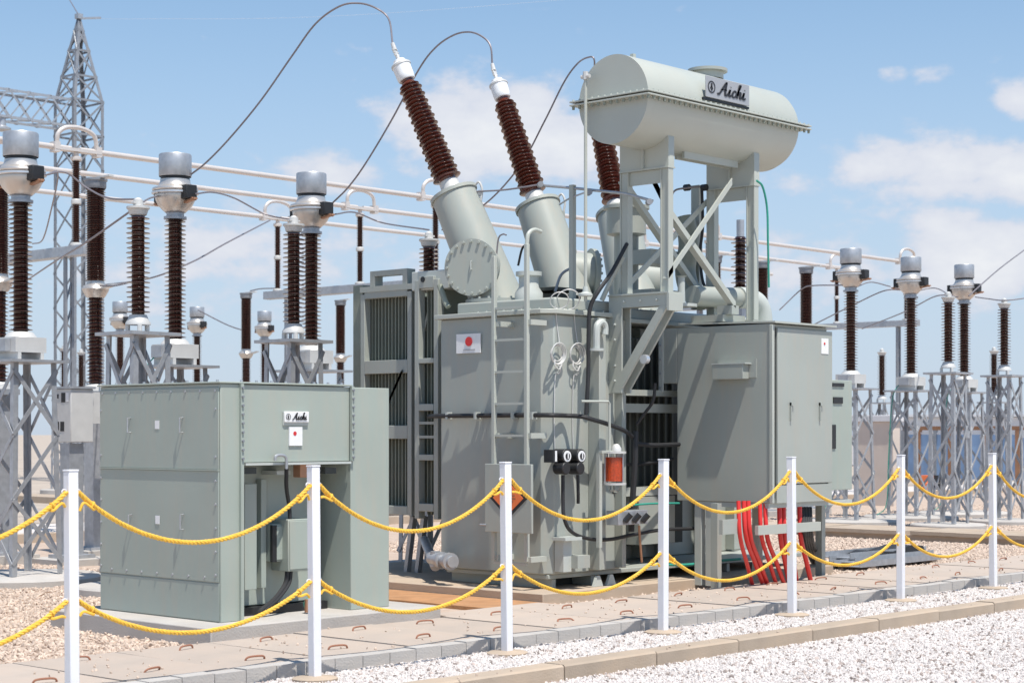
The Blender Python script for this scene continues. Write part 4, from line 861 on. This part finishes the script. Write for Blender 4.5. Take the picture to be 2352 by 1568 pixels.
def make_breaker():
    r = thing('circuit_breaker', (0, 0, 0), 'x', 'circuit breaker', 'circuit breaker poles with stacked insulators')
    MB().box(-.35, .35, -.35, .35, -.1, .12).build('footing', 'concrete', r)
    b = MB().box(-.10, .10, -.10, .10, .12, 2.05); b.box(-.18, .18, -.18, .18, 2.051, 2.12); b.box(-.22, .22, -.22, .22, .121, .15); b.build('column', 'galv', r)
    MB().lathe((0, 0, 2.121), (0, 0, 1), [(.14, 0), (.13, .06), (.10, .09)], 20).build('seat', 'alu_white', r)
    MB().lathe((0, 0, 0), (0, 0, 1), shed_profile(2.212, 3.30, 24, .080, .118, .112), 22).build('lower_insulator', 'porcelain', r)
    b = MB().lathe((0, 0, 3.301), (0, 0, 1), [(.11, 0), (.125, .02), (.16, .08), (.17, .11), (.15, .15), (.115, .17), (.11, .21)], 24); b.bar((0, -.12, 3.40), (0, -.40, 3.45), .08, .025); b.build('middle_flange', 'head', r)
    MB().lathe((0, 0, 0), (0, 0, 1), shed_profile(3.512, 4.68, 40, .105, .130, .124), 24).build('upper_insulator', 'porcelain', r)
    MB().lathe((0, 0, 4.681), (0, 0, 1), [(.125, 0), (.135, .02), (.135, .09), (.15, .10), (.15, .125), (.0, .13)], 24, False).build('cap', 'galv_dark', r)
    b = MB().bar((0, 0, 4.815), (0, -.34, 4.82), .07, .02); b.build('terminal', 'alu_white', r)
    return r
br = make_breaker(); first = True
for x, y, lab in ((13.1, 19.26, 'circuit breaker pole with thick upper insulator behind the left arrester'), (11.72, 19.26, 'circuit breaker pole cut by the left edge behind the first drum headed unit'),
                  (26.5, 19.4, 'circuit breaker pole seen between the legs under the oil tank'), (28.0, 19.4, 'circuit breaker pole beside the green lead right of the oil tank frame'), (29.5, 19.4, 'circuit breaker pole standing clear above the control cabinet'),
                  (26.2, 32.5, 'distant circuit breaker pole standing clear between the second and third drum heads'), (29.2, 32.6, 'distant circuit breaker pole just left of the radiators')):
    r = br if first else copy_tree(br); first = False; r['label'] = lab; r.location = (x, y, 0); r.rotation_euler = (0, 0, R(random.uniform(-3, 3)))

# tall neutral arrester half hidden behind the oil tank frame
na = thing('neutral_arrester', (19.0, 13.5, 0), 'wide shedded insulator half hidden behind the right leg under the oil tank', 'surge arrester')
b = MB().box(18.92, 19.08, 13.42, 13.58, -.1, 3.30); b.box(18.8, 19.2, 13.3, 13.7, 3.301, 3.33); b.build('column', 'galv', na)
MB().lathe((19.0, 13.5, 0), (0, 0, 1), shed_profile(3.40, 4.12, 14, .062, .125, .09), 22).build('insulator', 'porcelain', na); MB().cyl((19, 13.5, 3.331), (19, 13.5, 3.399), .09, n=14).build('seat', 'alu', na); MB().cyl((19, 13.5, 4.121), (19, 13.5, 4.34), .05, n=12).build('cap', 'galv', na)

# breaker cabinet on its post at the far left
cb = PZ(165, 1276, .1); cbx, cby = cb.x, cb.y
k1 = thing('breaker_cabinet', (cbx, cby, 0), 'pale grey breaker control box with dark windows on a single post, far left', 'cabinet')
Zc = FPX * 1.5 / (1276 - HOR); s_ = Zc / FPX
zz = lambda v: CAM_H + (HOR - v) * s_
b = MB().box(cbx - .10, cbx + .10, cby - .10, cby + .10, .1, zz(1018)); b.box(cbx - .2, cbx + .2, cby - .2, cby + .2, .08, .12); b.build('post', 'galv', k1)
MB().box(cbx - .4, cbx + .4, cby - .4, cby + .4, -.1, .078).build('footing', 'concrete', k1)
MB().box(cbx - .12, cbx + .20, cby - .16, cby + .24, zz(1015), zz(893)).build('box', 'alu_white', k1, bev=.01)
MB().box(cbx - .14, cbx + .22, cby - .18, cby + .26, zz(893) + .001, zz(888)).build('box_roof', 'galv', k1)
MB().box(cbx + .201, cbx + 1.1, cby - .10, cby + .10, zz(972), zz(900)).build('beam', 'alu_white', k1)
for dy0, dy1, v0, v1 in ((-.02, .06, 968, 990), (.09, .17, 968, 990), (-.04, .04, 902, 924), (.10, .17, 905, 915)): MB().box(cbx - .124, cbx - .1205, cby + dy0, cby + dy1, zz(v1), zz(v0)).build('window', 'black', k1)
MB().box(cbx - .124, cbx - .1205, cby - .12, cby - .06, zz(922), zz(902)).build('sticker', 'paper', k1)

# bus supports and the three tubes
TUB = (23.9, 26.0, 28.5); BZ = 6.0
def make_bus():
    r = thing('bus_support', (0, 0, 0), 'x', 'bus support', 'bus supports across the three tubes')
    MB().box(-.10, .10, TUB[0] - .35, TUB[2] + .35, 4.34, 4.50).build('beam', 'galv', r, bev=.01)
    for yy in (24.15, 28.2):
        b = MB().box(-.05, -.01, yy - .03, yy + .03, -.1, 4.338); b.box(.07, .11, yy - .03, yy + .03, -.1, 4.338); [b.bar((-.03, yy, .4 * k), (.09, yy, .4 * k + .4), .01, .04) for k in range(10)]; b.build('column', 'galv_dark', r)
    for yy in TUB:
        q = MB().lathe((0, yy, 4.501), (0, 0, 1), [(.10, 0), (.10, .03), (.06, .05)], 16); q = q.build('insulator_foot', 'alu_white', r)
        MB().lathe((0, yy, 0), (0, 0, 1), shed_profile(4.555, 5.14, 18, .045, .072, .072), 16).build('insulator', 'porcelain', r)
        MB().lathe((0, yy, 5.141), (0, 0, 1), [(.06, 0), (.08, .02), (.08, .07), (.06, .09)], 16).build('joint', 'alu_white', r)
        MB().lathe((0, yy, 0), (0, 0, 1), shed_profile(5.235, 5.82, 18, .045, .072, .072), 16).build('insulator', 'porcelain', r)
        b = MB().lathe((0, yy, 5.821), (0, 0, 1), [(.07, 0), (.09, .02), (.09, .06), (.04, .08), (.04, .13)], 16); b.bar((-.42, yy, 5.985), (.42, yy, 5.985), .16, .05)
        for s in (-.38, .38): b.box(s - .05, s + .05, yy - .075, yy + .075, 5.92, 6.075)
        b.build('clamp', 'tube_alu', r)
        MB().tube(spline([V(-.36, yy - .03, 6.05), V(-.36, yy - .05, 6.20), V(-.22, yy - .06, 6.31), V(.05, yy - .06, 6.33), V(.29, yy - .05, 6.25), V(.36, yy - .03, 6.05)], 6), .035, 10).build('jumper_loop', 'tube_alu', r)
    return r
bs = make_bus(); first = True
for x, lab in ((15.9, 'bus support beam and insulators in front of the lattice gantry'), (23.8, 'bus support beam with twin insulators left of the radiators'), (32.4, 'bus support seen between the legs under the oil tank'), (41.0, 'bus support beam behind the right hand drum headed units')):
    r = bs if first else copy_tree(bs); first = False; r['label'] = lab; r.location = (x, 0, 0)
for yy, lab in zip(TUB, ('uppermost of the three pale busbar tubes across the sky', 'middle one of the three pale busbar tubes across the sky', 'lowest of the three pale busbar tubes across the sky')):
    b = MB()
    for x0, x1 in ((3.0, 15.78), (15.98, 23.7), (23.9, 32.3), (32.5, 41.6)): b.cyl((x0 - .02, yy, BZ + .0), (x1 + .02, yy, BZ + .0), .045, n=14)
    tag(b.build('busbar_tube', 'tube_alu', None, loc=(3, yy, BZ)), lab, 'busbar', 'busbar tubes')

# lattice gantry
GX, GY, GW = 34.3, 51.4, 1.18
g = thing('lattice_gantry', (GX, GY, 0), 'tall galvanised lattice gantry tower with pointed top and side beam, upper left', 'tower')
gz = lambda v: CAM_H + (HOR - v) * 60 / FPX
zA, zB, zT = gz(300), gz(235), gz(42)
def gc(sx, sy, z):
    w = GW / 2 if z <= zB else (GW / 2) * (1 - .92 * (z - zB) / (zT - zB)); return V(GX + sx * w, GY + sy * w, z)
for sx in (-1, 1):
    for sy in (-1, 1): MB().angle(gc(sx, sy, 0), gc(sx, sy, zB), .11, .014, (-sx, 0, 0), (0, -sy, 0)).build('leg', 'galv_dark', g); MB().angle(gc(sx, sy, zB), gc(sx, sy, zT), .11, .015, (-sx, 0, 0), (0, -sy, 0)).build('leg', 'galv_dark', g)
zl = [i * zB / 11 for i in range(12)] + [gz(178), gz(118), gz(70)]
for i in range(len(zl) - 1):
    for a, c in (((-1, -1), (1, -1)), ((1, -1), (1, 1)), ((1, 1), (-1, 1)), ((-1, 1), (-1, -1))):
        MB().bar(gc(*a, zl[i]), gc(*c, zl[i + 1]), .025, .058).build('brace', 'galv_dark', g)
        if i >= 9: MB().bar(gc(*c, zl[i]), gc(*a, zl[i + 1]), .025, .058).build('brace', 'galv_dark', g)
        if i >= 9: MB().bar(gc(*a, zl[i + 1]), gc(*c, zl[i + 1]), .02, .07).build('tie', 'galv_dark', g)
MB().box(GX - .1, GX + .1, GY - .1, GY + .1, zT - .02, zT + .15).build('peak', 'galv', g); MB().bar((GX, GY, zT), (GX + .5, GY - .55, zT + .02), .06, .06).build('peak_arm', 'galv', g)
for sy in (-1, 1):
    for z in (zA, zB): MB().angle((GX - GW / 2, GY + sy * .45, z), (GX - 9, GY + sy * .45, z), .08, .012, (0, -sy, 0), (0, 0, 1 if z == zA else -1)).build('beam_chord', 'galv', g)
n = 11; x0 = GX - GW / 2; dx = .78
for i in range(n):
    for sy in (-1, 1):
        a, c = ((zA, zB) if i % 2 == 0 else (zB, zA))
        MB().bar((x0 - dx * i, GY + sy * .45, a), (x0 - dx * (i + 1), GY + sy * .45, c), .012, .055).build('brace', 'galv', g); MB().bar((x0 - dx * i, GY + sy * .45, c), (x0 - dx * (i + 1), GY + sy * .45, a), .012, .045).build('brace', 'galv', g)
    for z in (zA, zB): MB().bar((x0 - dx * i, GY - .45, z), (x0 - dx * (i + 1), GY + .45, z), .012, .05).build('brace', 'galv', g)
MB().lathe((GX - 3.1, GY - .3, zA - .45), (0, 0, 1), [(.02, 0), (.30, .06), (.30, .12), (.14, .2), (.12, .45)], 16).build('string_fitting', 'galv', g)
def conductor(pts, r, label, m='wire', n=10): 
    b = MB().tube(spline(pts, n), r, 7); return tag(b.build('conductor', m, None, loc=pts[0]), label, 'conductor', 'overhead conductors and jumpers')
conductor([V(GX, GY, zT + .1), PD(135, -40, 75), PD(80, -120, 90)], .02, 'thin shield wire rising left from the gantry top')
conductor([V(GX, GY, zT + .05), PD(330, 44, 62), PD(900, 30, 66), PD(2000, -60, 75)], .004, 'thin shield wire running right from the gantry top', 'alu')

# leads from the three bushings
def lead(tip, pts, end, r, label):
    k = len(pts); P = [tip]
    for i, (u, v, X) in enumerate(pts): P.append(PX(u, v, X))
    P.append(end); conductor(P, r, label, 'wire', 8)
e1 = PX(437, 402, 12.55); e2 = PX(764, 466, 14.60)
lead(TIPS[0], [(893, 45, 13.2), (865, 20, 13.15), (825, 8, 13.1), (780, 15, 13.0), (725, 55, 12.95), (670, 130, 12.9), (600, 230, 12.8), (530, 315, 12.7), (475, 372, 12.6)], e1, .0105, 'longest looping conductor from the left bushing, peaking at the top edge')
lead(TIPS[1], [(1126, 105, 14.5), (1105, 83, 14.5), (1075, 74, 14.5), (1040, 82, 14.5), (1000, 110, 14.5), (962, 160, 14.5), (900, 275, 14.55), (840, 375, 14.55), (800, 430, 14.58)], e2, .0105, 'looping conductor from the middle bushing passing behind the left bushing')
lead(TIPS[2], [(1365, 138, 16.1), (1348, 133, 16.1), (1325, 148, 16.05), (1295, 190, 16.05), (1250, 280, 16.1), (1195, 380, 16.2), (1115, 468, 16.3)], PX(1015, 528, 16.4), .0105, 'looping conductor from the bushing hidden behind the oil tank')
# jumpers and droppers in the yard
for pts, r, lab in (
    ([PX(105, 402, 10.45), PX(150, 396, 10.6), PX(200, 432, 10.8), PX(250, 455, 10.7), PX(315, 458, 10.53)], .010, 'sagging jumper between the left edge drum head and the arrester beside it'),
    ([PX(105, 402, 10.45), PX(133, 400, 12), PX(118, 480, 13), PX(98, 550, 14), PX(75, 560, 15)], .010, 'dropper curving down from the left edge drum head'),
    ([PX(322, 468, 10.53), PX(345, 455, 11.4), PX(365, 450, 12.44)], .010, 'short jumper from the left arrester cap to the second drum head'),
    ([PX(300, 485, 10.55), PX(200, 555, 10.7), PX(130, 598, 12), PX(60, 645, 14)], .011, 'straight slanting conductor crossing the thick breaker pole'),
    ([PX(450, 445, 12.44), PX(490, 442, 13), PX(540, 456, 14), PX(610, 492, 14.5), PX(672, 505, 14.5)], .010, 'sagging jumper between the second and third drum heads'),
    ([PD(620, 506, 36), PD(520, 558, 32), PD(440, 602, 30), PD(340, 640, 30), PD(230, 655, 34)], .014, 'slanting conductor passing behind the second drum headed unit'),
    ([PX(770, 492, 14.6), PX(815, 488, 15.2), PX(880, 512, 16), PX(985, 528, 14.6)], .010, 'sagging jumper right of the third drum headed unit'),
    ([PD(1790, 712, 34), PD(1840, 665, 34), PD(1868, 656, 33), PD(1935, 655, 31)], .012, 'thin lead rising to the drum head beside the control cabinet'),
    ([PD(1965, 660, 31), PD(2000, 648, 31.5), PD(2045, 658, 32)], .010, 'short jumper between the first two right hand drum heads'),
    ([PD(1870, 745, 36), PD(1960, 700, 34), PD(2030, 668, 33), PD(2075, 666, 33)], .012, 'thin lead climbing to the middle right hand drum head'),
    ([PD(1980, 755, 38), PD(2080, 715, 36), PD(2150, 680, 34), PD(2200, 682, 33.5)], .012, 'thin lead climbing to the rightmost drum head'),
    ([PD(2105, 668, 33), PD(2150, 662, 33), PD(2190, 684, 30)], .010, 'short jumper from the middle right hand drum head'),
    ([PD(2240, 682, 33), PD(2270, 686, 31), PD(2308, 690, 30), PD(2360, 684, 30)], .010, 'jumper running out at the right edge'),
    ([PD(2225, 680, 33), PD(2260, 648, 34), PD(2310, 606, 36), PD(2400, 540, 40)], .013, 'conductor climbing steeply out of the right edge'),
    ([PD(455, 712, 45), PD(520, 745, 44), PD(563, 760, 42)], .016, 'distant jumper between a small drum head and a breaker pole'),
    ([PD(230, 656, 22.5), PD(265, 656, 22), PD(330, 640, 20)], .010, 'short lead from the thick breaker pole'),
    ([PD(575, 668, 41), PD(600, 663, 40), PD(640, 662, 38)], .014, 'short lead from the distant clear standing breaker pole')):
    conductor(pts, r, lab)

# ------------------------------------------------------------------ right background
w = thing('equipment_wall', (34.05, 20.6, 0), 'beige block wall with pale cap behind the right hand lattice legs', 'wall')
a_ = PX(1962, 1160, 34.0); b_ = PX(2052, 968, 34.0)
MB().box(34.0, 34.28, b_.y, a_.y, -.1, b_.z).build('wall_body', 'wall_beige', w, bev=.01); MB().box(33.94, 34.34, b_.y - .06, a_.y + .06, b_.z + .001, b_.z + .14).build('wall_cap', 'far_white', w, bev=.01)
sc = thing('site_fence', (52, 18, 0), 'blue sheet screen on brown posts along the right background', 'fence')
p0 = PD(2075, 1100, 56); p1 = PD(2420, 1100, 52); d = (p1 - p0); d.z = 0; n_ = 9
for i in range(n_):
    a = p0 + d * (i / n_); c = p0 + d * ((i + .94) / n_); MB().bar(V(a.x, a.y, .85), V(c.x, c.y, .85), .03, 1.35).build('sheet', 'blue_sheet', sc); MB().bar(V(a.x, a.y, 1.56), V(c.x, c.y, 1.60), .05, .06).build('blue_rail', 'far_white', sc)
    MB().box(a.x - .07, a.x + .07, a.y - .07, a.y + .07, -.1, 1.66).build('fence_post', 'brown_steel' if i % 2 else 'galv_dark', sc)
MB().bar(V(p0.x, p0.y, 1.72), V(p1.x, p1.y, 1.72), .10, .12).build('top_rail', 'brown_steel', sc)
fb = thing('distant_building', (80, 40, 0), 'long low white building beyond the blue screen', 'building')
p0 = PD(2000, 1000, 90); p1 = PD(2600, 1000, 84); q = p0 - p1
MB().bar(V(p0.x, p0.y, 1.15), V(p1.x, p1.y, 1.15), 6, 2.3).build('walls', 'far_white', fb); MB().bar(V(p0.x, p0.y, 2.38), V(p1.x, p1.y, 2.38), 6.4, .12).build('roof', 'far_white', fb)
for u, m, lab in ((2133, 'orange_ink', 'small orange drum by the blue screen'), (2150, 'black', 'small black drum by the blue screen')):
    p = PZ(u, 1124, 0); b = MB().lathe(p, (0, 0, 1), [(.20, 0), (.21, .02), (.20, .16), (.215, .18), (.20, .2), (.20, .38), (.21, .40), (.0, .40)], 16, False)
    tag(b.build('drum', m, None, loc=p), lab, 'drum', 'drums by the screen')
# cable tray lengths left on the ground
ty = 10.95
tr = thing('cable_tray', (18.7, ty, 0), 'pale metal cable tray pieces lying on the gravel, right', 'cable tray')
for k in range(3):
    b = MB(); y = ty + .16 * k; x0, x1, z = 17.75 + .15 * k, 19.6 + .1 * k, .05 + .035 * k
    b.box(x0, x1, y, y + .34, z, z + .008); b.box(x0, x1, y - .008, y - .0005, z, z + .07); b.box(x0, x1, y + .3405, y + .348, z, z + .07); b.build('tray', 'galv', tr)
MB().prism([(18.5, ty + .30, .135), (18.7, ty + .30, .18), (19.0, ty + .30, .16), (19.4, ty + .30, .215), (19.7, ty + .30, .20), (19.78, ty + .30, .10), (19.6, ty + .30, .135)], (0, .35, 0)).build('black_sheet', 'rubber', tr)
for xx in (18.0, 19.4): MB().box(xx, xx + .1, ty, ty + .5, .0, .048).build('timber', 'concrete_warm', tr)
